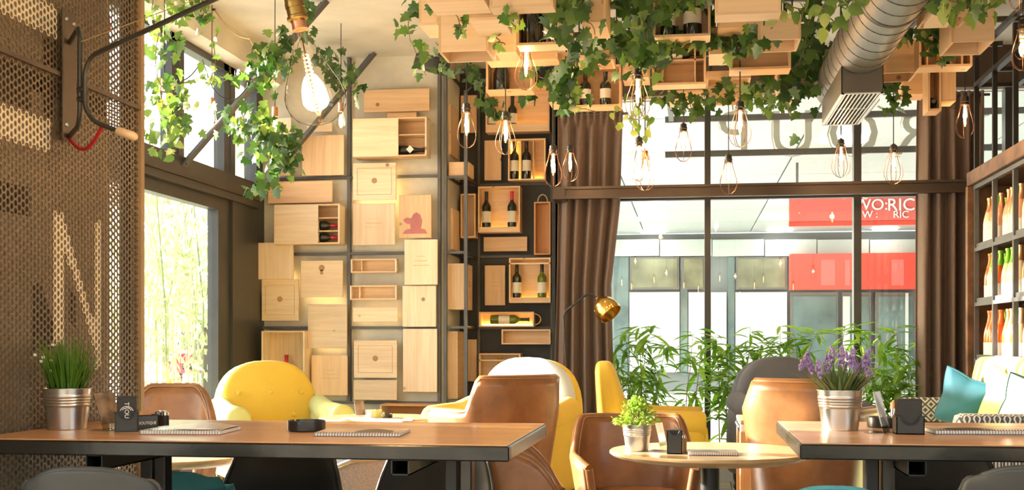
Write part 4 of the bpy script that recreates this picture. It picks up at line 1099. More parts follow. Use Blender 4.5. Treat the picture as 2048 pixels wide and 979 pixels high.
# two big globe bulbs in cages at the picture's edge
def globe_lamp(px, yt, d, label):
    p = at(px, yt, d); t = thing('pendant_lamp', label, 'lamp', p, .3, GL_)
    part('cord', MB().tube([(0,0,CEIL-p.z), (0,0,-.004)], .0032, 6), M['cord'], t); link('socket', sock, t)
    b = part('bulb', MB().lathe([(.012,-.055),(.016,-.07),(.034,-.11),(.042,-.145),(.038,-.175),(.022,-.195),(.001,-.20)], 20, cap0=False, cap1=False), M['bulb_glass'], t, smooth=60)
    part('filament', MB().tube([(.014*math.cos(R(k*60)), .014*math.sin(R(k*60)), -.085-.0028*k) for k in range(28)], .0022, 5), M['filament'], b)
    link('cage', cage, t); link('filament_light', lamp_light, t, (0, 0, -.14))
globe_lamp(2046, 35, 5.7, 'globe bulb in a wide cage beside the upper shelf frame')
globe_lamp(2040, -78, 6.1, 'globe bulb at the top corner above the other globe bulb')
# lamps further inside the room behind the viewer; they show only as reflections in the street window
for i, (x, y, z) in enumerate(((-1.4,-2.2,2.3),(-.9,-1.6,2.5),(-.4,-2.6,2.35),(.3,-2.1,2.5),(.8,-2.9,2.3),(1.5,-1.8,2.45),(-1.9,-3.0,2.4),(2.1,-2.5,2.35),(-1.2,-2.9,2.2),(-1.0,-2.4,2.1),(-1.6,-1.9,2.15),(-.6,-2.0,2.2),(-.1,-3.1,2.15),(.15,-2.4,2.05),(.5,-1.7,2.2),(1.1,-2.3,2.1),(1.3,-3.1,2.25),(1.8,-2.9,2.1),(-2.3,-2.3,2.2),(.9,-3.4,2.0))):
    t = thing('pendant_lamp', 'cage lamp seen only as a reflection in the street window glass', 'lamp', (x, y, z), 0, 'reflected cage lamps')
    part('cord', MB().tube([(0,0,CEIL-z), (0,0,-.004)], .0032, 6), M['cord'], t); link('socket', sock, t)
    b = link('bulb', bulb_t, t); link('filament', fil, b); link('cage', cage, t)
    if i < 8: link('filament_light', lamp_light, t, (0, 0, -.12))

# ------------------------------------------------------------------ copper socket bulbs among the ivy
cs = MB().lathe([(.003,0),(.012,-.001),(.0185,-.004),(.0195,-.045),(.020,-.064),(.0175,-.066)], 18).mesh('socket', M['copper'])
cb = MB().lathe([(.014,-.064),(.016,-.075),(.024,-.11),(.0295,-.14),(.028,-.16),(.018,-.175),(.001,-.179)], 18, cap0=False, cap1=False).mesh('bulb', M['bulb_glass'], 60)
cf = MB()
for k in range(5):
    a = k*1.2566; cf.tube([(.006*math.cos(a), .006*math.sin(a), -.08), (.013*math.cos(a), .013*math.sin(a), -.15)], .0028, 5)
cf = cf.mesh('filament', M['filament'], 60)
small_l = bpy.data.lights.new('bulb_light', 'POINT'); small_l.energy = 4.0; small_l.color = (1.0, 0.66, 0.36); small_l.shadow_soft_size = .02
def copper_bulb(px, ytop, ybot, cordtop, label):
    d = .179*F/(ybot-ytop); p = at(px, ytop, d)
    t = thing('pendant_lamp', label, 'lamp', p, 0, 'copper socket bulbs in the ivy')
    part('cord', MB().tube([(0,0,cordtop-p.z), (0,0,-.002)], .0028, 6), M['cord'], t)
    link('socket', cs, t); b = link('bulb', cb, t); link('filament', cf, b); link('bulb_light', small_l, t, (0,0,-.12))
copper_bulb(329, 157, 223, CEIL, 'copper socket bulb hanging nearest the perforated partition')
copper_bulb(424, 195, 250, CEIL, 'copper socket bulb hanging in front of the bright clerestory pane')
copper_bulb(550, 213, 270, CEIL, 'copper socket bulb hanging beside the giant bulb')
copper_bulb(682, 205, 257, CEIL, 'copper socket bulb glowing behind the giant bulb')

# ------------------------------------------------------------------ swivel wall arm with the giant bulb
yA = onX(128, 150, XP).y
zT, zB = onX(128, 24, XP).z, onX(128, 281, XP).z
arm = thing('swing_arm_lamp', 'black swing arm with wooden grip bolted to the perforated partition', 'wall lamp', (XP, yA, zB))
yP0, yP1 = onX(115, 150, XP).y, onX(142, 150, XP).y
pl = MB().cbox(XP+.0125, XP+.022, yP0, yP1, zB, zT, .003)
part('mounting_plate', pl, M['plate'], arm, world=True)
for (yy, zz) in ((yP0+.02, zT-.03), (yP1-.02, zT-.035), (yP0+.02, zB+.05), (yP1-.02, zB+.045)):
    part('screw', MB().lathe([(.008, 0), (.007, .003)], 10).xf(Matrix.Translation((XP+.022, yy, zz)) @ Matrix.Rotation(R(90), 4, 'Y')), M['chrome'], arm, world=True)
XA = XP+.17
def onA(px, py): return onX(px, py, XA)
yv = onA(160, 150).y
z1_, z2_ = onA(160, 60).z+.015, onA(160, 248).z
def arc(c, a, b, r, n=6):   # quarter bend from direction a to b around corner c
    c, a, b = Vector(c), Vector(a).normalized(), Vector(b).normalized()
    return [tuple(c - a*r*(1-math.sin(R(90*k/n))) + b*r*(1-math.cos(R(90*k/n)))) for k in range(n+1)]
xin = XP+.02
loop = [(xin, yA, z1_)] + arc((XA, yv, z1_), (1, (yv-yA)/.15, 0), (0,0,-1), .06) + arc((XA, yv, z2_), (0,0,-1), (-1, -(yv-yA)/.15, 0), .06) + [(xin, yA, z2_)]
part('bracket_tube', MB().tube(loop, .0085, 10), M['arm_steel'], arm, world=True, smooth=60)
bulb_top = at(583, -16, 3.35)
tip = Vector((bulb_top.x, bulb_top.y, at(583, -72, 3.35).z))
dv = Vector((tip.x-XA, tip.y-yv, 0)).normalized()
off = dv*.024
vz1, vz2 = onA(164, 118).z-.005, onA(164, 240).z
base1 = Vector((XA, yv, vz1))+off; base2 = Vector((XA, yv, vz2))+off
hd = at(266, 272, 3.80); hd.z = onA(200, 250).z - .03
handle_end = at(268, 273, 3.78)
hdir = (handle_end-base2).normalized()
pts = [tip] + list(reversed([tuple(p) for p in arc(base1, (tip-base1)*-1, (0,0,-1), .06)])) [::-1] + arc(base2, (0,0,-1), hdir, .06) + [handle_end]
part('arm_tube', MB().tube(pts, .008, 10), M['arm_steel'], arm, world=True, smooth=60)
h0 = base2 + hdir*((handle_end-base2).length-.065); h1 = handle_end + hdir*.012
part('wooden_grip', MB().tube([h0, h0+hdir*.006, h0+hdir*.05, h1-hdir*.02, h1-hdir*.006, h1], [.010, .0135, .0145, .0145, .0115, .005], 14), M['pine_x'], arm, world=True, smooth=60)
for zz in (base1.z-.09, base2.z+.07):
    part('clip', MB().tube([(XA-.004, yv, zz-.006), (XA+.004+off.x, yv+off.y, zz-.006)], .011, 8), M['arm_steel'], arm, world=True)
wa = Vector((XA, yv, onA(160, 84).z))
part('stay_wire', MB().tube([wa, tip], .0016, 4), M['rope'], arm, world=True)
ra = Vector((XP+.02, yA, zB+.005)); rb = base2 + hdir*.07
rp = [ra + (rb-ra)*(k/10) + Vector((0, 0, -.055*math.sin(math.pi*k/10))) for k in range(11)]
part('red_cord', MB().tube(rp, .006, 8), M['red_cord'], arm, world=True, smooth=60)
lp = [(XP-.10, onX(q, 100, XP-.1).y, onX(q, w, XP-.1).z) for (q, w) in ((205, -20), (190, 40), (184, 90), (192, 150), (210, 190))]
part('red_cord', MB().tube(lp, .009, 6), M['red_cord'], arm, world=True)
lp = [(XP-.10, onX(258, 100, XP-.1).y, z_) for z_ in (2.3, 1.9, 1.5, 1.2)]
part('red_cord', MB().tube(lp, .004, 6), M['red_cord'], arm, world=True)
lp = [(XP-.10, onX(q, 100, XP-.1).y, onX(q, w, XP-.1).z) for (q, w) in ((207, -20), (213, 10), (218, 60))]
part('red_cord', MB().tube(lp, .009, 6), M['red_cord'], arm, world=True)
# giant bulb, hanging askew from the arm tip
dB = 3.35
bt = thing('giant_bulb', 'giant clear filament bulb in an aged brass socket', 'lamp', bulb_top)
axis_end = at(640, 236, dB); dirb = (axis_end-Vector(bulb_top)).normalized()
qb = dirb.to_track_quat('-Z', 'Y'); bt.rotation_euler = qb.to_euler()
s_ = 252.0*dB/F/ math.cos(R(15))
part('socket', MB().lathe([(.006,.01),(.018,.004),(.0255,-.006),(.026,-.030),(.0275,-.032),(.0275,-.046),(.026,-.048),(.026,-.068),(.0295,-.071),(.0295,-.079),(.022,-.082),(.020,-.088)], 28), M['old_brass'], bt)
part('collar', MB().lathe([(.0205,-.085),(.021,-.100),(.0225,-.108)], 24), M['copper'], bt)
pb = [(.022,-.106),(.024,-.126),(.030,-.152),(.043,-.190),(.060,-.228),(.075,-.260),(.0845,-.292),(.085,-.315),(.078,-.338),(.062,-.358),(.040,-.371),(.018,-.377),(.0005,-.378)]
gb = part('bulb', MB().lathe(pb, 40, cap0=False, cap1=False), M['bulb_glass'], bt, smooth=80)
part('stem', MB().lathe([(.014,-.105),(.009,-.13),(.005,-.16),(.003,-.19)], 14), M['bulb_glass'], gb)
sp = []
for k in range(150):
    a = k*.55; t_ = k/149; r_ = .007+.008*t_
    sp.append((r_*math.cos(a), r_*math.sin(a), -.180-.150*t_))
part('filament', MB().tube(sp, .0017, 5), M['filament'], gb, smooth=60)
for sx in (-1, 1): part('support_wire', MB().tube([(sx*.005,0,-.13),(sx*.009,0,-.18),(sx*.017,0,-.33)], .001, 4), M['wire'], gb)
bl = bpy.data.lights.new('bulb_light', 'POINT'); bl.energy = 14; bl.color = (1.0, .62, .28); bl.shadow_soft_size = .04
link('bulb_light', bl, bt, (0, 0, -.30))
part('cord', MB().tube([(0,0,.01), tuple(qb.inverted() @ (tip-Vector(bulb_top)))], .004, 6), M['cord'], bt)
part('cord', MB().tube([Vector((0,0,0)), Vector((.0,0,.004))], .006, 6), M['cord'], bt)

# ================================================================== DUCT
xd, zd, rd = .855, 2.52, .14
du = thing('spiral_duct', 'grey spiral ventilation duct with a slotted diffuser box', 'duct', (xd, 5.4, zd-rd))
Yd1 = 7.15
rot = Matrix.Translation((xd, 0, zd)) @ Matrix.Rotation(R(-90), 4, 'X')
part('pipe', MB().lathe([(rd, 2.2), (rd, Yd1), (rd*.6, Yd1+.01)], 48).xf(rot), M['duct'], du, world=True, smooth=60)
turn = .155; n_ = int((Yd1-3.6)/turn)
hel = [(xd+(rd+.0005)*math.cos(2*math.pi*k/28), 3.6+turn*k/28, zd+(rd+.0005)*math.sin(2*math.pi*k/28)) for k in range(n_*28)]
part('spiral_seam', MB().tube(hel, .0022, 4), M['duct_seam'], du, world=True, smooth=60)
part('joint_ring', MB().lathe([(rd, 5.28), (rd+.005, 5.283), (rd+.005, 5.31), (rd, 5.313)], 48, cap0=False, cap1=False).xf(rot), M['duct'], du, world=True, smooth=40)
part('hanger_strap', B(xd-.01, xd+.01, 4.6, 4.62, zd+rd-.003, CEIL), M['steel'], du, world=True)
part('hanger_strap', B(xd-.01, xd+.01, 7.0, 7.02, zd+rd-.003, CEIL), M['steel'], du, world=True)
yb0, yb1 = 6.19, 7.08; zb = 2.288; bw = .102
bx = part('diffuser_box', MB().box(xd-bw, xd-bw+.004, yb0, yb1, zb, zd-.06).box(xd+bw-.004, xd+bw, yb0, yb1, zb, zd-.06).box(xd-bw, xd+bw, yb0, yb0+.004, zb, zd-.09).box(xd-bw, xd+bw, yb1-.004, yb1, zb, zd-.09).box(xd-bw+.004, xd+bw-.004, yb0+.004, yb1-.004, zd-rd-.01, zd-rd), M['duct_box'], du, world=True)
for k in range(9):
    x = xd-bw+.022+k*(2*bw-.044)/8
    part('grille_slat', B(x-.004, x+.004, yb0+.01, yb1-.01, zb-.004, zb+.012), M['grille'], du, world=True)
part('grille_bar', B(xd-bw+.01, xd+bw-.01, (yb0+yb1)/2-.008, (yb0+yb1)/2+.008, zb+.002, zb+.014), M['grille'], du, world=True)
part('grille_frame', MB().box(xd-bw-.002, xd-bw+.014, yb0-.002, yb1, zb-.006, zb).box(xd+bw-.014, xd+bw+.002, yb0-.002, yb1, zb-.006, zb).box(xd-bw, xd+bw, yb0-.002, yb0+.014, zb-.006, zb).box(xd-bw, xd+bw, yb1-.014, yb1, zb-.006, zb), M['grille'], du, world=True)

# ================================================================== SPEAKER
sp_ = at(864, 128, 8.0)
spk = thing('wall_speaker', 'small black loudspeaker under the ceiling wrapped in ivy', 'speaker', sp_, R(-20))
Ms = Matrix.Rotation(R(18), 4, 'Y')
part('cabinet', MB().rbox(-.11, .11, -.07, .07, -.055, .055, .03, 5).xf(Ms), M['black_plastic'], spk, smooth=60)
part('grille_cloth', MB().rbox(-.095, .095, -.078, -.06, -.045, .045, .015, 4).xf(Ms), M['black_matte'], spk, smooth=60)
part('bracket', MB().tube([(0, .06, .02), (0, .12, .15), (0, .12, CEIL-sp_.z)], .008, 6), M['steel'], spk)

# ================================================================== CURTAINS
def curtain(label, x0, x1, y, z0, z1, folds, gather=None, amp=.055, seed=1):
    rnd = random.Random(seed); ph = [rnd.uniform(-.6, .6) for _ in range(8)]
    def fn(u, v):
        z = z0+(z1-z0)*v
        xa, xb = x0, x1
        if gather: xa, xb = gather(v)
        uu = u + .012*math.sin(u*9+ph[0]) + .008*math.sin(u*23+ph[1])
        a = amp*(.45+.55*min(1, (1-v)*4+.15))
        f = math.sin(2*math.pi*folds*uu + ph[2]+.5*math.sin(3*v+ph[3])) + .28*math.sin(2*math.pi*folds*1.7*uu+ph[4]+1.5*v)
        if v > .97: f = .6*math.sin(2*math.pi*folds*2*uu)
        return (xa+(xb-xa)*uu, y+a*f, z)
    t = thing('curtain', label, 'curtain', ((x0+x1)/2, y, z0))
    o = part('cloth', MB().grid(fn, folds*14, 40), M['curtain'], t, world=True, smooth=180); solid(o, .004)
    part('header_tape', MB().grid(lambda u, v: (lambda q: (q[0], q[1]-.004, q[2]+.0))(fn(u, .955+.04*v)), folds*14, 2), M['curtain'], t, world=True, smooth=180)
    part('rod', MB().tube([(x0-.04, y, z1-.03), (x1+.04, y, z1-.03)], .010, 8), M['steel'], t, world=True)
    return t
YK = 8.98
def gl_(v):
    y = 940 - (940-215)*v
    def ip(pts, q):
        for (a, xa), (b, xb) in zip(pts, pts[1:]):
            if a <= q <= b: return xa+(xb-xa)*(q-a)/(b-a)
        return pts[-1][1]
    l_ = ip([(200,1116),(400,1116),(600,1113),(760,1108),(960,1104)], y); r_ = ip([(200,1246),(400,1240),(560,1222),(720,1226),(960,1238)], y)
    return px_x(l_, YK), px_x(r_, YK)
curtain('brown pleated curtain between the black niche and the street window', px_x(1116, YK), px_x(1246, YK), YK, .02, 2.77, 5, gl_, seed=3)
curtain('brown pleated curtain gathered at the far end of the bottle shelves', px_x(1834, YK), px_x(1968, YK), YK, .02, 2.835, 5, None, .06, seed=5)
curtain('brown curtain behind the bottle shelves', 2.45, 3.35, YK, .02, 2.835, 7, None, .05, seed=8)
# ================================================================== BAR TABLES
def bar_table(label, x0, x1, y0, y1, z, legs, sockets):
    t = thing('bar_table', label, 'table', ((x0+x1)/2, (y0+y1)/2, 0))
    P = lambda nm, mb, m_, **k: part(nm, mb, M[m_], t, world=True, **k)
    h = .042; w = .028
    P('edge_rail', CB(x0, x1, y0, y0+w, z-h, z, c=.004), 'table_steel'); P('edge_rail', CB(x0, x1, y1-w, y1, z-h, z, c=.004), 'table_steel')
    P('edge_rail', CB(x0, x0+w, y0+w, y1-w, z-h, z, c=.004), 'table_steel'); P('edge_rail', CB(x1-w, x1, y0+w, y1-w, z-h, z, c=.004), 'table_steel')
    n = 6; s = (y1-y0-2*.006)/n
    for k in range(n): P('plank', CB(x0+.006, x1-.006, y0+.006+k*s+.0006, y0+.006+(k+1)*s-.0006, z+.0002, z+.004, c=.001), 'walnut')
    P('under_board', B(x0+w, x1-w, y0+w, y1-w, z-.012, z), 'dark_leg')
    for xs in sockets:
        a, b, zz = xs-.026, xs+.026, z-h; q = .004
        P('cross_tube', MB().box(a, b, y0+.03, y1-.03, zz-q, zz).box(a, b, y0+.03, y1-.03, zz-.045, zz-.045+q).box(a, a+q, y0+.03, y1-.03, zz-.045, zz).box(b-q, b, y0+.03, y1-.03, zz-.045, zz), 'dark_leg')
    for (xl, yl) in legs:
        P('leg', CB(xl-.035, xl+.005, yl-.03, yl+.03, 0.012, z-h), 'dark_leg'); P('leg', CB(xl+.012, xl+.05, yl-.03, yl+.03, 0.012, z-h), 'table_steel')
        P('foot', CB(xl-.05, xl+.06, y0+.08, y1-.08, 0, .03), 'dark_leg')
    return t
TZ = .76
bar_table('dark edged wooden bar table abutting the perforated partition', -2.085, -.487, 3.24, 4.11, TZ, ((-1.75, 3.75), (-.72, 3.70)), (onY(198, 920, 3.3).x, onY(805, 930, 3.3).x))
bar_table('dark edged wooden bar table under the lavender pot', .305, 2.35, 3.43, 4.36, TZ, ((onY(1752, 950, 3.7).x, 3.7), (2.1, 3.8)), (onY(1834, 925, 3.46).x,))

# ================================================================== ROUND TABLES
def round_table(label, c, z, r, metal='dark_leg'):
    t = thing('round_table', label, 'table', (c[0], c[1], 0), 0, 'round cafe tables')
    prof = [(r-.05, z-.036), (r-.012, z-.022), (r, z-.012), (r, z-.004), (r-.004, z)]
    part('top', MB().lathe(prof, 64), M['oak'], t, smooth=40)
    part('column', MB().lathe([(.045, .03), (.04, .06), (.04, z-.05), (.10, z-.04), (.10, z-.036)], 24), M[metal], t, smooth=40)
    part('base', MB().lathe([(.23, 0), (.23, .012), (.10, .028), (.045, .034)], 36), M[metal], t, smooth=40)
    return t
RT = at(1420, 680, 4.85)
round_table('round oak table with the small green shrub pot', (RT.x, RT.y), .606, .405)
RT2 = at(346, 680, 5.0)
round_table('round oak table half hidden under the bar table by the partition', (RT2.x, RT2.y), .57, .29, 'steel')
RT3 = at(757, 680, 6.95)
round_table('sunlit round table with cups between the yellow and the pale armchair', (RT3.x, RT3.y), .606, .34)

# ================================================================== SHELL CHAIRS (bar side)
def shell_chair(label, loc, rotz, mat, top=.73, w=.44, name='shell_chair', cat='chair', legm='dark_leg', rim=None):
    t = thing(name, label, cat, (loc[0], loc[1], 0), rotz, 'moulded shell chairs')
    sh = top-.40
    prof = [(-.24,.425),(-.19,.418),(-.08,.405),(.05,.40),(.14,.415),(.185,.46),(.205,.52),(.225,.40+sh*.62),(.245,.40+sh*.85),(.255,.40+sh)]
    def fn(u, v):
        k = v*(len(prof)-1); i = min(int(k), len(prof)-2); f = k-i
        y = prof[i][0]+(prof[i+1][0]-prof[i][0])*f; z = prof[i][1]+(prof[i+1][1]-prof[i][1])*f
        s = u*2-1
        hw = w/2*(.92+.10*math.sin(math.pi*min(1, v*1.3)))
        if v > .62: hw *= 1-.34*((v-.62)/.38)**1.6
        if v < .12: hw *= .86+.14*v/.12
        x = hw*s
        curl = abs(s)**3
        if v < .5: z += .05*curl*(.3+v*1.4)
        else: y -= .075*curl*(1-(v-.5)*.9); 
        if v > .9: z -= .035*curl*((v-.9)/.1)**1.5
        return (x, y, z)
    o = part('shell', MB().grid(fn, 20, 36), M[mat], t, smooth=180); solid(o, .009)
    edge = [fn(0, v/30) for v in range(31)] + [fn(u/16, 1) for u in range(1, 17)] + [fn(1, 1-v/30) for v in range(1, 31)] + [fn(1-u/16, 0) for u in range(1, 16)]
    part('rim', MB().tube(edge, .006, 6, closed=True), M[rim or mat], t, smooth=60)
    for sx in (-1, 1):
        for sy in (-1, 1):
            part('leg', MB().tube([(sx*.10, sy*.09, .40), (sx*.20, sy*.20, 0.0)], [.014, .010], 8), M[legm], t, smooth=60)
    part('leg_brace', MB().tube([(-.15, -.14, .2), (.15, .14, .2)], .005, 6), M['steel'], t)
    part('leg_brace', MB().tube([(.15, -.14, .205), (-.15, .14, .205)], .005, 6), M['steel'], t)
    return t
def sc(px, d, rot, mat, label, **kw):
    p = at(px, 680, d); return shell_chair(label, (p.x, p.y), R(rot), mat, **kw)
# backs towards the viewer: local +y is the backrest, so rot 180 turns the back to the camera
sc(240, 3.20, 186, 'shell_grey', 'charcoal shell chair pushed up in front of the bar table by the partition', top=.735, w=.46)
sc(2050, 3.22, 172, 'shell_grey', 'charcoal shell chair pushed up in front of the table with the lavender', top=.735, w=.46)
sc(541, 4.27, 3, 'shell', 'black shell chair behind the bar table, nearer the partition', top=.72, w=.46, rim='shell_grey')
sc(852, 4.43, -3, 'shell', 'black shell chair behind the bar table, nearer its free end', top=.72, w=.46, rim='shell_grey')
sc(1885, 4.55, 0, 'shell', 'black shell chair behind the table with the lavender', top=.72, w=.48)
sc(400, 4.55, -172, 'teal', 'teal shell chair low under the bar table, next to the half hidden round table', top=.575, w=.33)
sc(1655, 3.14, 178, 'teal', 'teal upholstered chair top in front of the table with the lavender', top=.695, w=.38)

# ================================================================== LEATHER TUB CHAIRS
def sstep(x): x = max(0, min(1, x)); return x*x*(3-2*x)
def tub_chair(label, loc, rotz, mat='leather', pipe='leather_pipe', back=.85, arm=.62, w=.58, dp=.56, seat=.42, wing=(40, 75), flare=.80, name='tub_chair', th=.045, square=.62, stitch=False, backw=1.0, seatm=None, seam=True):
    t = thing(name, label, 'armchair', (loc[0], loc[1], 0), rotz, 'upholstered tub chairs')
    a0 = 128
    def plan(ph, sc_):
        s, c = math.sin(R(ph)), math.cos(R(ph))
        return (w/2*sc_*math.copysign(abs(s)**square, s), dp/2*sc_*math.copysign(abs(c)**square, c))
    z0 = seat-.16
    def top(ph): return arm+(back-arm)*sstep((wing[1]-abs(ph))/(wing[1]-wing[0])) - .03*max(0, (abs(ph)-105)/23)
    def fn(u, v):
        ph = -a0+2*a0*u; h = top(ph)
        z = z0+(h-z0)*v; sc_ = flare+(1-flare)*min(1, (z-z0)/(arm-z0))
        x, y = plan(ph, sc_)
        if z > arm: x *= 1-(1-backw)*(z-arm)/(max(back-arm, .01)); y += .10*(z-arm)*max(0, math.cos(R(ph)))
        return (x, y, z)
    o = part('shell', MB().grid(fn, 56, 16), M[mat], t, smooth=180); solid(o, th, 0.0)
    part('piping', MB().tube([Vector(fn(k/64, 1))+Vector((0,0,.003)) for k in range(65)], th*.42, 8), M[mat], t, smooth=60)
    for sgn in ((-1, 1) if seam else ()):
        e = [fn((k/64), 1) for k in range(65)]
        part('seam', MB().tube([(p[0]*(1+sgn*th*.42/(w/2)), p[1]*(1+sgn*th*.42/(dp/2)), p[2]+.006) for p in e], .0022, 5), M[pipe], t, smooth=60)
    for u in (0, 1): part('front_edge', MB().tube([fn(u, k/10) for k in range(11)], th*.5, 8), M[mat], t, smooth=60)
    part('seat_cushion', MB().rbox(-w/2*.80, w/2*.80, -dp/2*.98, dp/2*.66, seat-.10, seat+.01, .05, 6, puff=.02), M[seatm or mat], t, smooth=180)
    part('seat_base', MB().lathe([(.02, seat-.20), (min(w, dp)*.40, seat-.17), (min(w, dp)*.41, seat-.09)], 28), M['black_matte'], t, smooth=60)
    part('column', MB().lathe([(.03, .02), (.03, seat-.18)], 16), M['steel'], t, smooth=60)
    for k in range(4):
        a = R(45+90*k); part('leg', MB().tube([(0,0,.06), (.26*math.cos(a), .26*math.sin(a), .012)], [.018, .011], 8), M['steel'], t, smooth=60)
    if stitch:
        e = [Vector(fn(k/80, 1)) for k in range(81)]
        for k in range(12, 69, 2): part('stitch', MB().tube([e[k]+Vector((0,0,.022)), e[k+1]+Vector((0,0,.022))], .006, 5), M['label'], t)
    return t
def tc(px, d, rot, label, **kw):
    p = at(px, 680, d); return tub_chair(label, (p.x, p.y), R(rot), **kw)
# local -y is the open front; rot -90 faces -x, +90 faces +x, 180 faces away from the viewer
tc(985, 6.05, -135, 'tan leather tub chair with sunlit arm in front of the pale armchair', back=.862, arm=.70, w=.56, dp=.54, wing=(48, 66), backw=.97, seat=.45)
tc(1046, 4.86, 98, 'tan leather tub chair tucked below the free end of the bar table', back=.665, arm=.44, w=.50, dp=.46, wing=(70, 125), seat=.34, seam=False)
tc(1272, 5.42, 10, 'tan leather tub chair behind the round table with the shrub pot', back=.685, arm=.52, w=.55, dp=.54, wing=(45, 78), seat=.36)
tc(1622, 5.72, 150, 'tan leather tub chair with burnt out sunlit back beside the lavender pot', back=.855, arm=.72, w=.54, dp=.54, wing=(42, 60), backw=.80, seat=.42)
tc(326, 5.75, 14, 'tan leather chair with light stitched rim in front of the garden window', back=.815, arm=.50, w=.46, dp=.50, wing=(15, 95), stitch=True, seat=.36)
tc(672, 5.45, -35, 'grey tweed chair with yellow piping seen below the bar table', mat='grey_fabric', pipe='yellow', back=.66, arm=.52, w=.52, dp=.5, wing=(40, 90), seat=.36)

# ================================================================== WING ARMCHAIRS
def dome(w, z0, z1, n=40, sq=.75):
    pts = []; zs = z0+(z1-z0)*.45
    for k in range(n):
        a = 2*math.pi*k/n
        x = w/2*math.copysign(abs(math.cos(a))**sq, math.cos(a)); s = math.sin(a)
        z = zs+(z1-zs)*math.copysign(abs(s)**.85, s) if s > 0 else zs+(zs-z0)*math.copysign(abs(s)**.55, s)
        pts.append((x, z))
    return pts
def wing_chair(label, loc, rotz, inner, outer, top=.93, w=.80, dp=.78, bw=.62, arm=.62, seat=.42, legm='old_brass', lean=10, buttons=True, armw=.15, wedge=False):
    t = thing('upholstered_armchair', label, 'armchair', (loc[0], loc[1], 0), rotz, 'buttoned domed armchairs')
    Mb = Matrix.Translation((0, dp/2-.16, .25)) @ Matrix.Rotation(R(-lean), 4, 'X') @ Matrix.Translation((0, -(dp/2-.16), -.25))
    ztop = .25+(top-.25)/math.cos(R(lean))
    if wedge:
        mb = MB().rbox(-bw/2, bw/2, dp/2-.30, dp/2-.02, .30, top, .075, 10)
        mb.v = [(x*(1-.10*(z-.3)/(top-.3)), dp/2-.02-(dp/2-.02-y)*(1-.62*max(0, (z-.3)/(top-.3)))+.05*(z-.3), z) for (x, y, z) in mb.v]
        part('backrest', mb, M[inner], t, smooth=180); buttons = False
    else:
      bo = part('backrest', MB().pillow(dome(bw, .27, ztop), dp/2-.24, dp/2-.10, .035, .045).xf(Mb), M[inner], t, smooth=180)
    if not wedge: part('back_shell', MB().pillow(dome(bw+.03, .24, ztop+.006), dp/2-.13, dp/2-.04, .02, .04).xf(Mb), M[outer], t, smooth=180)
    if buttons:
        for (bx, bz) in ((-.14, .58), (.14, .58), (0, .72), (0, .46), (-.2, .72), (.2, .72)):
            zz = .27+(ztop-.27)*((bz-.35)/.58)
            q = Mb @ Vector((bx*bw/.62, dp/2-.24-.027, zz))
            part('button', MB().rbox(q.x-.014, q.x+.014, q.y-.010, q.y+.008, q.z-.014, q.z+.014, .008, 4), M[inner], bo, smooth=180)
    for s in (-1, 1):
        x0, x1 = (s*(w/2-armw), s*w/2) if s > 0 else (-w/2, -w/2+armw)
        ao = part('armrest', MB().rbox(x0, x1, -dp/2+.04, dp/2-.14, .16, arm-.05, .05, 6), M[outer], t, smooth=180)
        xc = (x0+x1)/2
        part('arm_roll', MB().tube([(xc, -dp/2+.035, arm-.075), (xc, -dp/2+.05, arm-.075), (xc, 0, arm-.068), (xc, dp/2-.16, arm-.02)], [armw*.42, armw*.56, armw*.56, armw*.5], 16), M[outer], ao, smooth=60)
        part('arm_front', MB().pillow([(xc+armw*.46*math.cos(R(k*15)), (arm-.27)+ (arm-.05-.16)*.48*math.sin(R(k*15))) for k in range(24)], -dp/2+.025, -dp/2+.06, .01, .02), M[outer], ao, smooth=180)
    part('seat_cushion', MB().rbox(-w/2+armw-.005, w/2-armw+.005, -dp/2, dp/2-.2, seat-.13, seat, .05, 6, puff=.025), M[inner], t, smooth=180)
    part('seat_base', MB().rbox(-w/2+.03, w/2-.03, -dp/2+.04, dp/2-.1, .16, seat-.12, .03, 4), M[outer], t, smooth=180)
    for sx in (-1, 1):
        for sy in (-1, 1):
            part('leg', MB().lathe([(.016, 0), (.020, .02), (.014, .035), (.024, .06), (.024, .07), (.015, .085), (.026, .12), (.028, .165)], 14, (sx*(w/2-.09), sy*(dp/2-.12), 0)), M[legm], t, smooth=60)
    return t
def wc(px, d, rot, label, *a, **kw):
    p = at(px, 680, d); return wing_chair(label, (p.x, p.y), R(rot), *a, **kw)
wc(556, 8.05, 35, 'yellow domed armchair with pale lime arms in the window corner', 'yellow', 'lime', top=.905, w=.84, dp=.74, bw=.68, arm=.62)
wc(1012, 7.2, -20, 'pale blue domed armchair with yellow outer shell in front of the niche', 'pale_blue', 'yellow', top=.94, w=.80, dp=.72, bw=.66, arm=.66)
wc(1306, 7.75, 92, 'bright yellow armchair seen from the side by the curtain', 'yellow', 'yellow', top=.915, w=.70, dp=.72, bw=.58, arm=.60, lean=14, wedge=True)
wc(1590, 7.9, 16, 'slate grey domed armchair with buttons in front of the street window', 'slate', 'slate', top=.935, w=.80, dp=.76, bw=.62, arm=.66, legm='dark_leg')

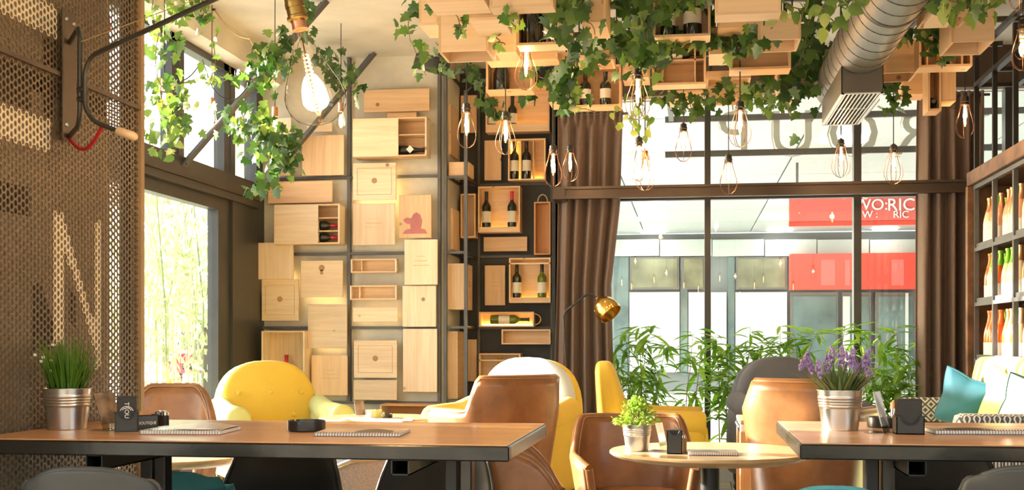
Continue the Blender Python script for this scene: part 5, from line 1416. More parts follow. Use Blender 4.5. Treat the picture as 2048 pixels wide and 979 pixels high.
# ================================================================== SMALL STUDDED TABLE
p = at(1540, 680, 6.7); tz = EYE-(830-680)*6.9/F
sx_, ex_ = onY(1476, 830, p.y).x, onY(1476, 830, p.y).x+.5
st = thing('side_table', 'square wooden side table with black studs along its edge', 'side table', (sx_+.25, p.y, 0))
part('top', CB(sx_, ex_, p.y-.25, p.y+.25, tz-.022, tz), M['red_x'], st, world=True)
part('apron', CB(sx_+.002, ex_-.002, p.y-.248, p.y+.248, tz-.06, tz-.022), M['white_label'], st, world=True)
for k in range(6):
    yy = p.y-.2+k*.07
    part('stud', MB().lathe([(.016, 0), (.016, .006), (.008, .012)], 10).xf(Matrix.Translation((sx_+.002, yy, tz-.04)) @ Matrix.Rotation(R(-90), 4, 'Y')), M['black_plastic'], st, world=True)
for (a, b) in ((sx_, p.y-.25), (ex_-.06, p.y-.25), (sx_, p.y+.20), (ex_-.06, p.y+.20)): part('leg', CB(a, a+.06, b, b+.05, 0, tz-.06), M['red_z'], st, world=True)

# ================================================================== SOFA WITH CUSHIONS
YS0, YS1 = at(1960, 680, 5.65).y, at(1890, 680, 7.3).y
XS0, XS1 = 1.25, 1.75
sf = thing('sofa', 'sofa with diamond weave arms and lime back below the bottle shelves', 'sofa', ((XS0+XS1)/2, (YS0+YS1)/2, 0))
P = lambda nm, mb, m_, **k: part(nm, mb, M[m_], sf, world=True, smooth=180)
P('far_arm', MB().rbox(XS0, XS1+.02, YS1-.12, YS1, .12, .705, .03, 5), 'pattern_xz')
P('near_arm', MB().rbox(XS0, XS1+.02, YS0, YS0+.14, .12, .70, .035, 6), 'pattern_xy')
P('seat', MB().rbox(XS0+.02, XS1-.1, YS0+.13, YS1-.11, .14, .44, .05, 6), 'lime')
Mbk = lambda mb, x, z: mb.xf(Matrix.Translation((x, 0, z)) @ Matrix.Rotation(R(8), 4, 'Y') @ Matrix.Translation((-x, 0, -z)))
ymid = onX(2030, 770, XS1-.14).y
P('backrest', Mbk(MB().rbox(XS1-.16, XS1+.0, ymid, YS1-.13, .36, .945, .06, 7, puff=.01), XS1, .36), 'lime')
P('backrest', Mbk(MB().rbox(XS1-.16, XS1+.0, YS0+.15, ymid-.004, .36, .945, .06, 7, puff=.01), XS1, .36), 'pattern_soft')
for (a, b) in ((XS0+.05, YS0+.05), (XS1-.08, YS0+.05), (XS0+.05, YS1-.1), (XS1-.08, YS1-.1)): P('leg', MB().lathe([(.018, 0), (.024, .125)], 10, (a, b, 0)), 'red_z')
def throw(label, c, size, mat, rot, th=.11, piping=None):
    t = thing('cushion', label, 'cushion', c); t.rotation_euler = [R(q) for q in rot]
    n = 48; pts = []
    for k in range(n):
        a = 2*math.pi*k/n; x, z = math.cos(a), math.sin(a); m_ = max(abs(x), abs(z)); f = .90+.10*(abs(x*z)*2)**1.2
        pts.append((size/2*x/m_*f, size/2*z/m_*f))
    mb = MB(); rings = []
    for (q, hh) in ((.0, 1), (.3, .96), (.55, .82), (.78, .55), (.92, .27), (1.0, .05)): rings.append((q, hh))
    vs_ = [(px_*q, -th/2*hh, pz_*q) for (q, hh) in rings for (px_, pz_) in pts] + [(px_*q, th/2*hh, pz_*q) for (q, hh) in reversed(rings) for (px_, pz_) in pts]
    fs = [(i*n+j, i*n+(j+1) % n, (i+1)*n+(j+1) % n, (i+1)*n+j) for i in range(len(rings)*2-1) for j in range(n)]
    part('cover', mb.add(vs_, fs), M[mat], t, smooth=180)
    part('piping', MB().tube([(a, 0, b) for a, b in pts], .006, 6, closed=True), M[piping or mat], t, smooth=60)
c_ = at(1932, 806, 6.85); throw('teal velvet cushion leaning in the corner of the sofa', c_, .33, 'teal_velvet', (12, 22, -40), .13)
c_ = at(2015, 812, 6.35); throw('yellow cushion lying against the sofa back', c_, .33, 'cushion_yellow', (10, 28, -55))
c_ = at(2062, 815, 5.95); throw('white and teal cushion at the end of the sofa', c_, .28, 'cushion_white', (15, 20, -30), piping='teal_velvet')

# ================================================================== BOTTLE SHELVES (x = 1.87)
XSH = 1.88; XSB = 2.13
sh = thing('bottle_shelf', 'tall steel shelf frame filled with orange and green topped bottles', 'shelf', (XSH, 7.3, 0))
P = lambda nm, mb, m_: part(nm, mb, M[m_], sh, world=True)
YP = [8.31, 7.83, 7.35, 6.87, 6.39, 5.91, 5.43]
for y in YP:
    for x in (XSH, XSB): P('post', B(x-.014, x+.014, y-.014, y+.014, 0, 2.07), 'frame_grey')
ZSH = [.56, .935, 1.305, 1.665]
for z in ZSH:
    for x in (XSH-.016, XSB+.004): P('shelf_rail', B(x, x+.012, YP[-1], YP[0], z-.03, z-.006), 'frame_grey')
    for k in range(len(YP)-1): P('shelf_tray', B(XSH-.004, XSB, YP[k+1]+.014, YP[k]-.014, z-.012, z), 'frame_grey')
    P('tray_lip', B(XSH-.004, XSH, YP[-1], YP[0], z, z+.022), 'frame_grey')
P('top_beam', CB(XSH-.05, XSB+.05, YP[-1]-.5, YP[0]+.06, 2.075, 2.165), 'rust')
P('top_rail', B(XSH-.02, XSH+.01, YP[-1], YP[0], 2.045, 2.072), 'frame_grey')
P('end_post', CB(XSH-.055, XSB+.05, YP[0]+.02, YP[0]+.07, 0, 2.075), 'rust')
for y in YP: P('upper_post', B(XSH-.014, XSH+.014, y-.014, y+.014, 2.165, 2.9), 'dark_leg')
P('upper_rail', B(XSH-.02, XSH+.02, YP[-1]-.5, YP[0], 2.72, 2.75), 'dark_leg'); P('upper_rail', B(XSB-.02, XSB+.02, YP[-1]-.5, YP[0], 2.72, 2.75), 'dark_leg')
for y in YP: P('upper_tie', B(XSH, XSB, y-.012, y+.012, 2.722, 2.748), 'dark_leg')
for y in (YP[0], YP[3], YP[-1]): P('ceiling_tie', B(XSH-.012, XSH+.012, y-.012, y+.012, 2.9, CEIL), 'dark_leg')
P('back_board', B(XSB+.02, XSB+.03, YP[-1], YP[0], .3, 2.07), 'dark_brown')
kinds = [('liq_orange', 'foil_orange', 'orange bottle with orange foil'), ('liq_pale', 'foil_green', 'pale bottle with green foil'), ('liq_rose', 'foil_copper', 'rose bottle with copper foil'),
         ('liq_orange', 'foil_green', 'orange bottle with green foil'), ('liq_pale', 'foil_copper', 'pale bottle with copper foil')]
ordn = ['first', 'second', 'third', 'fourth', 'fifth', 'sixth', 'seventh', 'eighth', 'ninth', 'tenth', 'eleventh', 'twelfth', 'thirteenth', 'fourteenth', 'fifteenth', 'sixteenth']
for si, z in enumerate(ZSH):
    rnd = random.Random(30+si); y = 8.16; k = 0
    while y > 6.55 and k < 16:
        if min(abs(y-q) for q in YP) > .052:
            g, f, nm = kinds[rnd.choice([0, 1, 2, 3, 4, 0, 1])]
            for row in (0, 1):
                if row == 1: g, f, nm = kinds[rnd.randrange(5)]
                bottle('%s, %s from far end, %s row, %s' % (nm, ordn[k], 'front' if row == 0 else 'rear', ('lowest shelf', 'third shelf', 'second shelf', 'top shelf')[si]),
                       (XSH+.052+.098*row+rnd.uniform(-.004, .004), y+(0 if row == 0 else -.01), z+.0005), 'c', g, 'white_label', f, .305, .042, group='sparkling bottles on the shelves')
            k += 1
        y -= .0925

# ================================================================== FLOOR LAMP
yl = 8.35
def fl(px, py): return onY(px, py, yl)
b0 = fl(1136, 900); 
lamp = thing('floor_lamp', 'slender black floor lamp with a brass dome shade in front of the curtain', 'lamp', (b0.x, yl, 0))
pp = [(b0.x, yl, .02), fl(1136, 800), fl(1133, 740), fl(1129, 680), fl(1127, 632), fl(1131, 622), fl(1168, 592), fl(1178, 587), fl(1186, 588), fl(1197, 599)]
part('pole', MB().tube(pp, .008, 8), M['black_plastic'], lamp, world=True, smooth=60)
part('base', MB().lathe([(.13, 0), (.13, .012), (.02, .02)], 28), M['black_matte'], lamp, smooth=60)
part('knob', MB().lathe([(.012, -.03), (.014, -.02), (.009, -.01), (.009, .01), (.014, .02), (.012, .03)], 10).xf(Matrix.Translation((.03, -.01, fl(1150, 912).z)) @ Matrix.Rotation(R(90), 4, 'Y')), M['brass'], lamp)
a_ = fl(1196, 598); b_ = fl(1222, 627)
ax = (Vector(b_)-Vector(a_)); ax.y = -.05; ax.normalize()
Msh = Matrix.Translation(a_) @ ax.to_track_quat('Z', 'Y').to_matrix().to_4x4()
part('shade', MB().lathe([(.012, -.012), (.015, .0), (.027, .010), (.057, .030), (.078, .06), (.088, .10), (.088, .135), (.083, .15), (.079, .148), (.076, .10), (.042, .035), (.01, .018)], 40, cap1=False).xf(Msh), M['brass'], lamp, world=True, smooth=50)
part('neck', MB().lathe([(.008, -.04), (.010, -.01)], 12).xf(Msh), M['brass'], lamp, world=True)
cabl = [fl(1140, 880), fl(1152, 905), fl(1160, 930), (b0.x+.12, yl-.1, .012), (b0.x-.1, yl-.2, .01)]
part('cable', MB().tube(cabl, .004, 6), M['cord'], lamp, world=True)
# ================================================================== TABLE-TOP THINGS
def pot_mesh(r0, r1, h):
    p = [(r0*.98, 0), (r0, .003)]
    for k in range(1, 60):
        q = k/60; r = r0+(r1-r0)*q
        if .56 < q < .84: r += r1*.035*abs(math.sin((q-.56)/.28*math.pi*4))
        p.append((r, h*q))
    p += [(r1, h*.985), (r1+.003, h*.99), (r1+.003, h), (r1-.001, h), (r1-.003, h*.96), (r1-.006, h*.80)]
    return MB().lathe(p, 40, cap1=False)
def pot(label, c, r0, r1, h):
    t = thing('plant_pot', label, 'pot', c, 0, 'galvanised table pots')
    part('bucket', pot_mesh(r0, r1, h), M['galv'], t, smooth=40)
    part('soil', MB().lathe([(r1-.007, h*.86), (r1*.5, h*.90), (.001, h*.91)], 20, cap0=False), M['soil'], t, smooth=60)
    return t
def blade(mb, base, tip, w, bend, n=4, m=0):
    b, t = Vector(base), Vector(tip); d = t-b; side = Vector((-d.y, d.x, 0))
    side = side.normalized() if side.length > 1e-5 else Vector((1,0,0))
    vs_ = []
    for k in range(n+1):
        q = k/n; c = b+d*q+Vector((d.x, d.y, 0))*bend*q*q + Vector((0,0,-bend*.35*d.length*q*q)); ww = w*(1-q**1.6)*.5+.0003
        vs_ += [c-side*ww, c+side*ww]
    mb.add(vs_, [(2*k, 2*k+1, 2*k+3, 2*k+2) for k in range(n)], m)
zt = TZ+.0042
c = onZ(134, 857, zt)
P1 = pot('ribbed galvanised pot of grass by the perforated partition', c, .060, .0745, .132)
gp = thing('potted_grass', 'tuft of green grass with tiny white flowers in the ribbed pot', 'plant', (c.x, c.y, zt+.115))
rnd = random.Random(3); mb = MB()
for k in range(330):
    a = rnd.uniform(0, 6.283); r_ = .055*math.sqrt(rnd.random()); L_ = rnd.uniform(.09, .215)
    lean = rnd.gauss(.28, .22); lean = max(.02, min(.9, lean))
    d_ = Vector((math.cos(a+rnd.uniform(-.5, .5))*lean, math.sin(a+rnd.uniform(-.5, .5))*lean, 1)).normalized()
    b_ = Vector((r_*math.cos(a), r_*math.sin(a), 0)); blade(mb, b_, b_+d_*L_, .0045, rnd.uniform(0, .35))
o = part('blades', mb, M['grass'], gp, smooth=0); o['kind'] = 'stuff'
for (fx, fy) in ((70, 709), (86, 714), (101, 721), (105, 689), (82, 722), (102, 741)):
    q = at(fx, fy, 3.83)-Vector(gp.location)
    part('flower_stem', MB().tube([(q.x*.3, q.y*.3, 0), (q.x*.7, q.y*.7, q.z*.6), tuple(q)], .0012, 4), M['grass'], gp)
    part('flower', MB().rbox(q.x-.005, q.x+.005, q.y-.005, q.y+.005, q.z-.005, q.z+.005, .004, 3), M['white_flower'], gp, smooth=60)
def menu_stand(label, c, h, tilt, rotz, w=.10, printm='menu_print'):
    t = thing('menu_stand', label, 'menu holder', c, rotz, 'acrylic menu holders')
    Mt = Matrix.Translation((0, 0, .004)) @ Matrix.Rotation(R(tilt), 4, 'X')
    part('foot', B(-w/2, w/2, -.005, .06, 0, .003), M['acrylic'], t)
    part('holder', MB().box(-w/2, w/2, -.0022, -.0008, 0, h).box(-w/2, w/2, .0008, .0022, 0, h).xf(Mt), M['acrylic'], t)
    part('card', B(-w/2+.002, w/2-.002, -.0006, .0006, .02, h-.003).xf(Mt), M[printm], t); return t
def napkin_box(label, c, w, h, front=.55, logo=True, rotz=0, dp=.075):
    t = thing('napkin_box', label, 'napkin holder', c, rotz, 'black napkin boxes')
    fh = h*front; rc = w*.33; n = 18
    part('body', MB().box(-w/2, -w/2+.003, 0, dp, 0, fh).box(w/2-.003, w/2, 0, dp, 0, fh).box(-w/2, w/2, 0, dp, 0, .003).box(-w/2, w/2, dp-.003, dp, 0, fh), M['black_plastic'], t)
    vs_ = []; 
    prof = [(-w/2, 0), (w/2, 0), (w/2, fh)] + [(rc*math.cos(R(-k*180/n)), fh+rc*.95*math.sin(R(-k*180/n))) for k in range(n+1)] + [(-w/2, fh)]
    m_ = len(prof); vs_ = [(a, 0, b) for a, b in prof]+[(a, .003, b) for a, b in prof]
    # split the notched front into strips so that every face is convex
    mb = MB(); xs2 = [-w/2] + [-rc*math.cos(R(k*180/n)) for k in range(n+1)] + [w/2]
    for a, b in zip(xs2, xs2[1:]):
        f_ = lambda x: fh-(math.sqrt(max(0, rc*rc-x*x))*.95 if abs(x) < rc else 0)
        mb.add([(a,0,0),(b,0,0),(b,0,f_(b)),(a,0,f_(a)),(a,.003,0),(b,.003,0),(b,.003,f_(b)),(a,.003,f_(a))], [(0,1,2,3),(7,6,5,4),(3,2,6,7),(0,4,5,1)])
    part('front_panel', mb, M['black_plastic'], t, smooth=0)
    part('rim', MB().tube([(-w/2-.004, -.002, fh)]+[(-rc*math.cos(R(k*180/n)), -.002, fh-rc*.95*math.sin(R(k*180/n))) for k in range(n+1)]+[(w/2+.004, -.002, fh)], .0022, 6), M['black_plastic'], t)
    nk = part('card_stack', CB(-w/2+.006, w/2-.006, .006, dp-.006, .004, h, c=.002), M['black_matte'], t)
    if logo:
        cz = fh-.002; ring = MB()
        for (r_, a0, a1) in ((w*.30, 20, 160), (w*.235, 30, 75), (w*.235, 105, 150), (w*.30, 200, 340)):
            ring.tube([(r_*math.cos(R(q)), .0052, cz+r_*math.sin(R(q))) for q in range(a0, a1+1, 10)], .0011, 4)
        part('printed_ring', ring, M['white_print'], nk)
        part('printed_name', text_mesh('TROUP', w*.27, .0003, M['white_print']), None, nk, (0, .0054, cz+.004), Euler((R(90), R(90), 0)))
    return t
def spiral_book(label, a, b, depth, zc, cover='cover_warm', th=.009, skew=0.0, dark=None, wave=0.0, group='spiral bound magazines'):
    """wire-bound magazine whose bound edge runs from a to b (room points) and whose pages go back by depth"""
    a, b = Vector(a), Vector(b); d = b-a; L_ = Vector((d.x, d.y, 0)).length; ang = math.atan2(d.y, d.x)
    t = thing('magazine', label, 'magazine', (a.x, a.y, zc), ang, group)
    part('pages', B(.002, L_-.002, .006, depth, .0012, th-.001), M['paper'], t)
    part('cover', MB().grid(lambda u, v: (L_*u, .004+depth*v, th+.0004+wave*math.sin(u*7)*v*(1-v)*3), 14, 8), M[cover], t, smooth=180)
    part('back_cover', B(0, L_, .004, depth+.002, 0, .0012), M['cover_dark'], t)
    n = int(L_/.0085); w_ = MB()
    for k in range(n):
        x = .006+k*(L_-.012)/(n-1)
        w_.tube([(x, .008, th*.9), (x, .003, th*1.25), (x, -.003, th*.95), (x, -.0045, th*.4), (x, .000, .0005)], .0009, 4)
    part('wire_binding', w_, M['chrome'] if dark is None else M['wire'], t)
    part('page_edge', B(.003, L_-.003, .0035, .006, .0015, th-.0005), M['white_print'], t)
    if dark: part('cover_photo', MB().grid(lambda u, v: (L_*(dark[0]+(dark[1]-dark[0])*u), depth*(.12+.32*v), th+.0012+.006*math.sin(math.pi*u)*dark[2]*v), 10, 4), M['cover_dark'], t, smooth=180)
    return t
def onT(px, py, z=None): return onZ(px, py, TZ+.0042 if z is None else z)
# --- things on the bar table by the partition
c = onT(226, 860); t = menu_stand('slanted acrylic menu card beside the grass pot', c, .125, -20, R(72), .085)
dN = ray(253, 862); cN = onT(253, 863)
wN = 43*(.29*F/183)/F*1.0
napkin_box('black napkin box with a round white emblem on the table by the partition', (cN.x, cN.y, zt), .069, .110, rotz=R(23))
cS = onT(295, 858)
sb = thing('sugar_caddy', 'small dark sugar caddy with cream lettering next to the napkin box', 'sugar holder', (cS.x, cS.y, zt), R(38))
sb.scale = (.72, .72, .85)
part('body', MB().box(-.045, .045, 0, .003, 0, .052).box(-.045, .045, .05, .053, 0, .052).box(-.045, -.042, 0, .053, 0, .052).box(.042, .045, 0, .053, 0, .052).box(-.045, .045, 0, .053, 0, .003), M['black_plastic'], sb)
part('rim', MB().tube([(-.048,-.002,.053),(.048,-.002,.053),(.048,.055,.053),(-.048,.055,.053)], .002, 5, closed=True), M['black_plastic'], sb)
part('sachets', CB(-.040, .02, .006, .046, .004, .068), M['sugar'], sb)
part('lettering', text_mesh('BOUTIQUE', .0155, .0003, M['print_cream']), None, sb, (0, -.0006, .024), (R(90), 0, 0))
for i, (px_, lb) in enumerate(((319, 'dark pepper shaker with metal lid touching the sugar caddy'), (329, 'dark salt shaker with shiny lid behind the spiral magazine'))):
    cc = onT(px_, 850+i*1.0); s = thing('shaker', lb, 'shaker', (cc.x, cc.y, zt), 0, 'salt and pepper shakers')
    part('body', MB().lathe([(.014, 0), (.015, .003), (.015, .034), (.012, .037)], 16), M['black_plastic'], s, smooth=40)
    part('lid', MB().lathe([(.0145, .036), (.0145, .046), (.010, .050), (.001, .051)], 16), M['chrome'], s, smooth=40)
spiral_book('spiral magazine with pale glossy cover beside the napkin box', onT(278, 868), onT(440, 869), .21, zt, 'cover_cool', .012, wave=.006)
bb = [q for q in COL.objects if q.get('label', '').startswith('spiral magazine with pale glossy')][0]
part('folded_page', MB().grid(lambda u, v: (.05+.20*u, .03+.16*v, .014+.010*math.sin(math.pi*u)*v), 10, 6), M['cover_warm'], bb, smooth=180)
spiral_book('spiral magazine with warm cover beside the ashtray', onT(626, 872), onT(800, 873), .20, zt, 'cover_warm', .010, dark=(.45, .88, 1.0))
def ashtray(label, c, r, h):
    t = thing('ashtray', label, 'ashtray', c, .35, 'black ashtrays')
    n = 48; prof = [(r*.94, 0), (r, .004), (r, h), (r*.90, h), (r*.86, h*.45), (.001, h*.40)]
    mb = MB().lathe(prof, n, cap1=False)
    v = []
    for i, q in enumerate(mb.v):
        a = math.degrees(math.atan2(q[1], q[0])) % 120
        v.append((q[0], q[1], q[2]-(.011 if (a < 12 and q[2] >= h-1e-6) else 0)))
    mb.v = v; part('bowl', mb, M['black_plastic'], t, smooth=40)
    part('ash_plate', MB().lathe([(r*.84, h*.46), (.001, h*.47)], 24, cap0=False), M['black_matte'], t)
cA = onT(609, 862); ashtray('round black ashtray in the middle of the bar table by the partition', (cA.x, cA.y+.02, zt), .0595, .034)
# --- things on the table with the lavender
c = onT(1680, 859)
pot('large ribbed galvanised pot of lavender', c, .056, .0715, .128)
lv = thing('potted_lavender', 'lavender with purple flower spikes in the large ribbed pot', 'plant', (c.x, c.y, zt+.110))
rnd = random.Random(9); mb = MB()
for k in range(300):
    a = rnd.uniform(0, 6.283); r_ = .050*math.sqrt(rnd.random()); L_ = rnd.uniform(.06, .13); lean = rnd.uniform(.1, 1.3)
    d_ = Vector((math.cos(a)*lean, math.sin(a)*lean, 1)).normalized(); b_ = Vector((r_*math.cos(a), r_*math.sin(a), 0)); blade(mb, b_, b_+d_*L_, .011, rnd.uniform(0, .3))
o = part('leaves', mb, M['lav_leaf'], lv, smooth=0); o['kind'] = 'stuff'
spk_me = MB(); rs_ = random.Random(4)
for k in range(46):
    z_ = rs_.uniform(-.5, .5); a = rs_.uniform(0, 6.3); r_ = .013*(1-abs(z_)*1.2); s_ = .0042
    q = Vector((r_*math.cos(a), r_*math.sin(a), z_*.062))
    spk_me.add([q+Vector(w)*s_*1.3 for w in ((-1,0,0),(0,-1,0),(1,0,0),(0,1,0),(0,0,1.4),(0,0,-1))], [(0,1,4),(1,2,4),(2,3,4),(3,0,4),(1,0,5),(2,1,5),(3,2,5),(0,3,5)])
spk_me = spk_me.mesh('flower_spike', M['lavender'], 0)
for (fx, fy, tl) in ((1608, 722, -28), (1620, 730, -20), (1638, 738, -14), (1664, 713, -6), (1682, 712, 3), (1690, 722, 4), (1704, 716, 10), (1733, 716, 22), (1728, 728, 18), (1736, 735, 25), (1712, 733, 8), (1655, 728, -8)):
    q = at(fx, fy, 3.80+rs_.uniform(-.04, .04))-Vector(lv.location)
    part('flower_stem', MB().tube([(q.x*.25, q.y*.25, 0), (q.x*.7, q.y*.7, q.z*.6), tuple(q)], .0014, 4), M['lav_leaf'], lv)
    link('flower_spike', spk_me, lv, q, (0, R(tl), rs_.uniform(0, 3))).scale = (.78, .78, .95)
c = onT(1773, 866); menu_stand('slanted acrylic menu card beside the ashtray and lavender pot', c, .128, -14, R(66), .075, 'paper')
cA = onT(1768, 855); ashtray('black ashtray behind the menu card on the lavender table', (cA.x+.0, cA.y+.03, zt), .05, .034)
cN = onT(1821, 868); napkin_box('plain black napkin box on the table with the lavender', (cN.x, cN.y, zt), .083, .106, .52, False, 0)
cC = onT(1795, 850); sg2 = thing('shaker', 'pale capped shaker hidden behind the plain napkin box', 'shaker', (cC.x, cC.y+.05, zt))
part('body', MB().lathe([(.015, 0), (.015, .055)], 14), M['chrome'], sg2, smooth=40); part('lid', MB().lathe([(.0155, .055), (.0155, .075), (.008, .08)], 14), M['leather_pipe'], sg2, smooth=40)
spiral_book('spiral book with a dark photo strip on the table with the lavender', onT(1872, 868), onT(2075, 869), .20, zt, 'cover_warm', .012, dark=(.14, .62, .3))
# --- things on the round table
zr = .607
c = onZ(1274, 900, zr); pot('small galvanised pot on the round table', c, .046, .0585, .106)
sh_ = thing('potted_shrub', 'bushy yellow green shrub in the small galvanised pot', 'plant', (c.x, c.y, zr+.092))
rnd = random.Random(12); mb = MB()
for k in range(420):
    a = rnd.uniform(0, 6.283); e = rnd.uniform(-.05, 1.5); r_ = rnd.uniform(.5, 1.0)
    q = Vector((.085*r_*math.cos(a)*math.cos(e), .085*r_*math.sin(a)*math.cos(e), .012+.115*r_*math.sin(max(e, 0))))
    if math.cos(a) < -.75 and e < .3: q.x -= .02
    s_ = rnd.uniform(.010, .017); ee = Euler((rnd.uniform(-1, 1), rnd.uniform(-1, 1), rnd.uniform(0, 6.3))).to_matrix()
    mb.add([q+ee@Vector(w)*s_ for w in ((-.7,0,0),(-.2,-.5,.12),(.5,-.35,.05),(.8,0,0),(.5,.35,.05),(-.2,.5,.12))], [(0,1,2,3),(0,3,4,5)])
o = part('leaves', mb, M['shrub'], sh_, smooth=0); o['kind'] = 'stuff'
for k in range(9):
    a = k*.7; part('twig', MB().tube([(.01*math.cos(a), .01*math.sin(a), -.01), (.05*math.cos(a), .05*math.sin(a), .08)], .0016, 4), M['vine'], sh_)
c = onZ(1329, 902, zr); menu_stand('slanted acrylic menu card on the round table', c, .112, -14, R(66), .065, 'paper')
c = onZ(1349, 907, zr); napkin_box('plain black napkin box on the round table', (c.x, c.y, zr), .059, .093, .98, False, 0, .06)
c = onZ(1366, 904, zr)
s = thing('shaker', 'small shaker with pale stripes beside the napkin box on the round table', 'shaker', (c.x+.004, c.y+.02, zr))
part('body', MB().lathe([(.010, 0), (.011, .05), (.009, .056)], 14), M['leather_pipe'], s, smooth=40); part('lid', MB().lathe([(.0095, .056), (.007, .066)], 12), M['chrome'], s, smooth=40)
spiral_book('small spiral menu with a dark photo strip on the round table', onZ(1376, 910, zr), onZ(1478, 911, zr), .14, zr, 'cover_warm', .011, dark=(.05, .62, .6))
# --- things on the sunlit table
c = onZ(722, 838, zr); menu_stand('tiny menu card on the sunlit round table', (c.x, c.y, zr), .105, -10, R(60), .075)
for i, (px_, m_, lb) in enumerate(((738, 'white_print', 'small white sugar pot on the sunlit round table'), (750, 'cushion_yellow', 'small yellow cup on the sunlit round table'))):
    c = onZ(px_, 838, zr); s = thing('cup', lb, 'cup', (c.x, c.y+.03, zr))
    part('body', MB().lathe([(.022, 0), (.028, .01), (.031, .05), (.029, .052), (.026, .012), (.001, .008)], 20, cap1=False), M[m_], s, smooth=50)
    part('handle', MB().tube([(.029, 0, .042), (.045, 0, .036), (.045, 0, .02), (.027, 0, .012)], .004, 6), M[m_], s, smooth=60)
c = onZ(773, 834, zr); ashtray('small black ashtray on the sunlit round table', (c.x, c.y, zr), .035, .022)
spiral_book('pale magazine on the sunlit round table', onZ(735, 842, zr), onZ(825, 842, zr), .16, zr, 'cover_cool', .008)

# ================================================================== BAMBOO BY THE STREET WINDOW
pl_ = thing('planter', 'long low planter holding the bamboo along the street window', 'planter', (.6, 9.12, 0))
part('box', MB().box(-.75, 1.62, 9.05, 9.06, 0, .20).box(-.75, 1.62, 9.235, 9.245, 0, .20).box(-.75, -.74, 9.06, 9.235, 0, .2).box(1.61, 1.62, 9.06, 9.235, 0, .2).box(-.74, 1.61, 9.06, 9.235, 0, .02), M['ext_grey'], pl_, world=True)
part('soil', B(-.74, 1.61, 9.06, 9.235, .02, .17), M['soil'], pl_, world=True)
leafs = []
for (L_, W_) in ((.13, .027), (.16, .031), (.105, .023)):
    mb = MB(); n = 5; vs_ = []; fs = []
    for k in range(n+1):
        q = k/n; w_ = W_*math.sin(math.pi*min(1, q*.92+.06))**.8*.5 if k < n else .0006
        zz = -.25*L_*q*q
        vs_ += [(L_*q, -w_, zz+w_*.5), (L_*q, 0, zz), (L_*q, w_, zz+w_*.5)]
    for k in range(n):
        fs += [(3*k, 3*k+3, 3*k+4, 3*k+1), (3*k+1, 3*k+4, 3*k+5, 3*k+2)]
    leafs.append(mb.add(vs_, fs).mesh('leaf', M['bamboo_leaf'], 180))
def bamboo(label, stems, seed, yb=9.15):
    rnd = random.Random(seed)
    x0 = onY(stems[0][0], 850, yb).x
    t = thing('bamboo_plant', label, 'plant', (x0, yb, .17), 0, 'bamboo by the street window')
    for (pb, pt, yt, nl) in stems:
        b = onY(pb, 850, yb); b.z = .17; b.y = yb+rnd.uniform(-.05, .05); tp = onY(pt, yt, yb-rnd.uniform(.0, .15))
        pts = []
        for k in range(8):
            q = k/7; p = b.lerp(tp, q); p.x += (tp.x-b.x)*(q*q-q)*.9; p.x += rnd.uniform(-.006, .006); pts.append(p)
        part('stem', MB().tube([p-Vector(t.location) for p in pts], [.006-.0045*k/7 for k in range(8)], 5), M['bamboo_stem'], t, smooth=60)
        for _ in range(int(nl*1.5)):
            q = min(1, .22+.80*rnd.random()**.75); k = min(6, int(q*7)); p = pts[k].lerp(pts[k+1], q*7-k if q*7-k <= 1 else 1)
            az = rnd.uniform(0, 6.283); off_ = rnd.uniform(0, .06)*(1.2-q)
            p = p+Vector((math.cos(az)*off_, math.sin(az)*off_*.6, rnd.uniform(-.02, .02)))
            o = link('leaf', rnd.choice(leafs), t, p-Vector(t.location), Euler((rnd.uniform(-.5, .5), rnd.uniform(-.55, .75), az)))
            s_ = rnd.uniform(.85, 1.3); o.scale = (s_, s_, s_)
bamboo('bamboo against the curtain at the start of the street window', [(1240, 1232, 690, 34), (1262, 1250, 660, 34), (1275, 1300, 665, 36)], 1)
bamboo('arching bamboo behind the yellow side view armchair', [(1285, 1278, 655, 40), (1300, 1335, 690, 44), (1322, 1312, 745, 26)], 2)
bamboo('slim bamboo just before the first window post', [(1370, 1388, 665, 26), (1385, 1405, 680, 30), (1365, 1400, 770, 16)], 3)
bamboo('dense bamboo just beyond the first window post', [(1440, 1432, 668, 46), (1452, 1462, 690, 46), (1470, 1440, 740, 30)], 4)
bamboo('bamboo rising over the arm of the slate armchair', [(1490, 1500, 652, 46), (1500, 1525, 680, 44), (1470, 1488, 790, 24)], 5)
bamboo('bamboo rising behind the dome of the slate armchair', [(1560, 1560, 655, 40), (1600, 1590, 668, 40), (1580, 1630, 668, 36)], 6)
bamboo('bamboo in front of the second window post behind the lavender', [(1670, 1690, 655, 40), (1740, 1712, 648, 46), (1780, 1760, 668, 44)], 7)
bamboo('bamboo close to the sunny curtain', [(1800, 1792, 652, 36), (1820, 1815, 690, 40), (1835, 1838, 665, 36)], 8)
bamboo('thin bamboo behind the napkin box of the lavender table', [(1775, 1770, 745, 40), (1740, 1745, 760, 40), (1805, 1800, 760, 30)], 10)

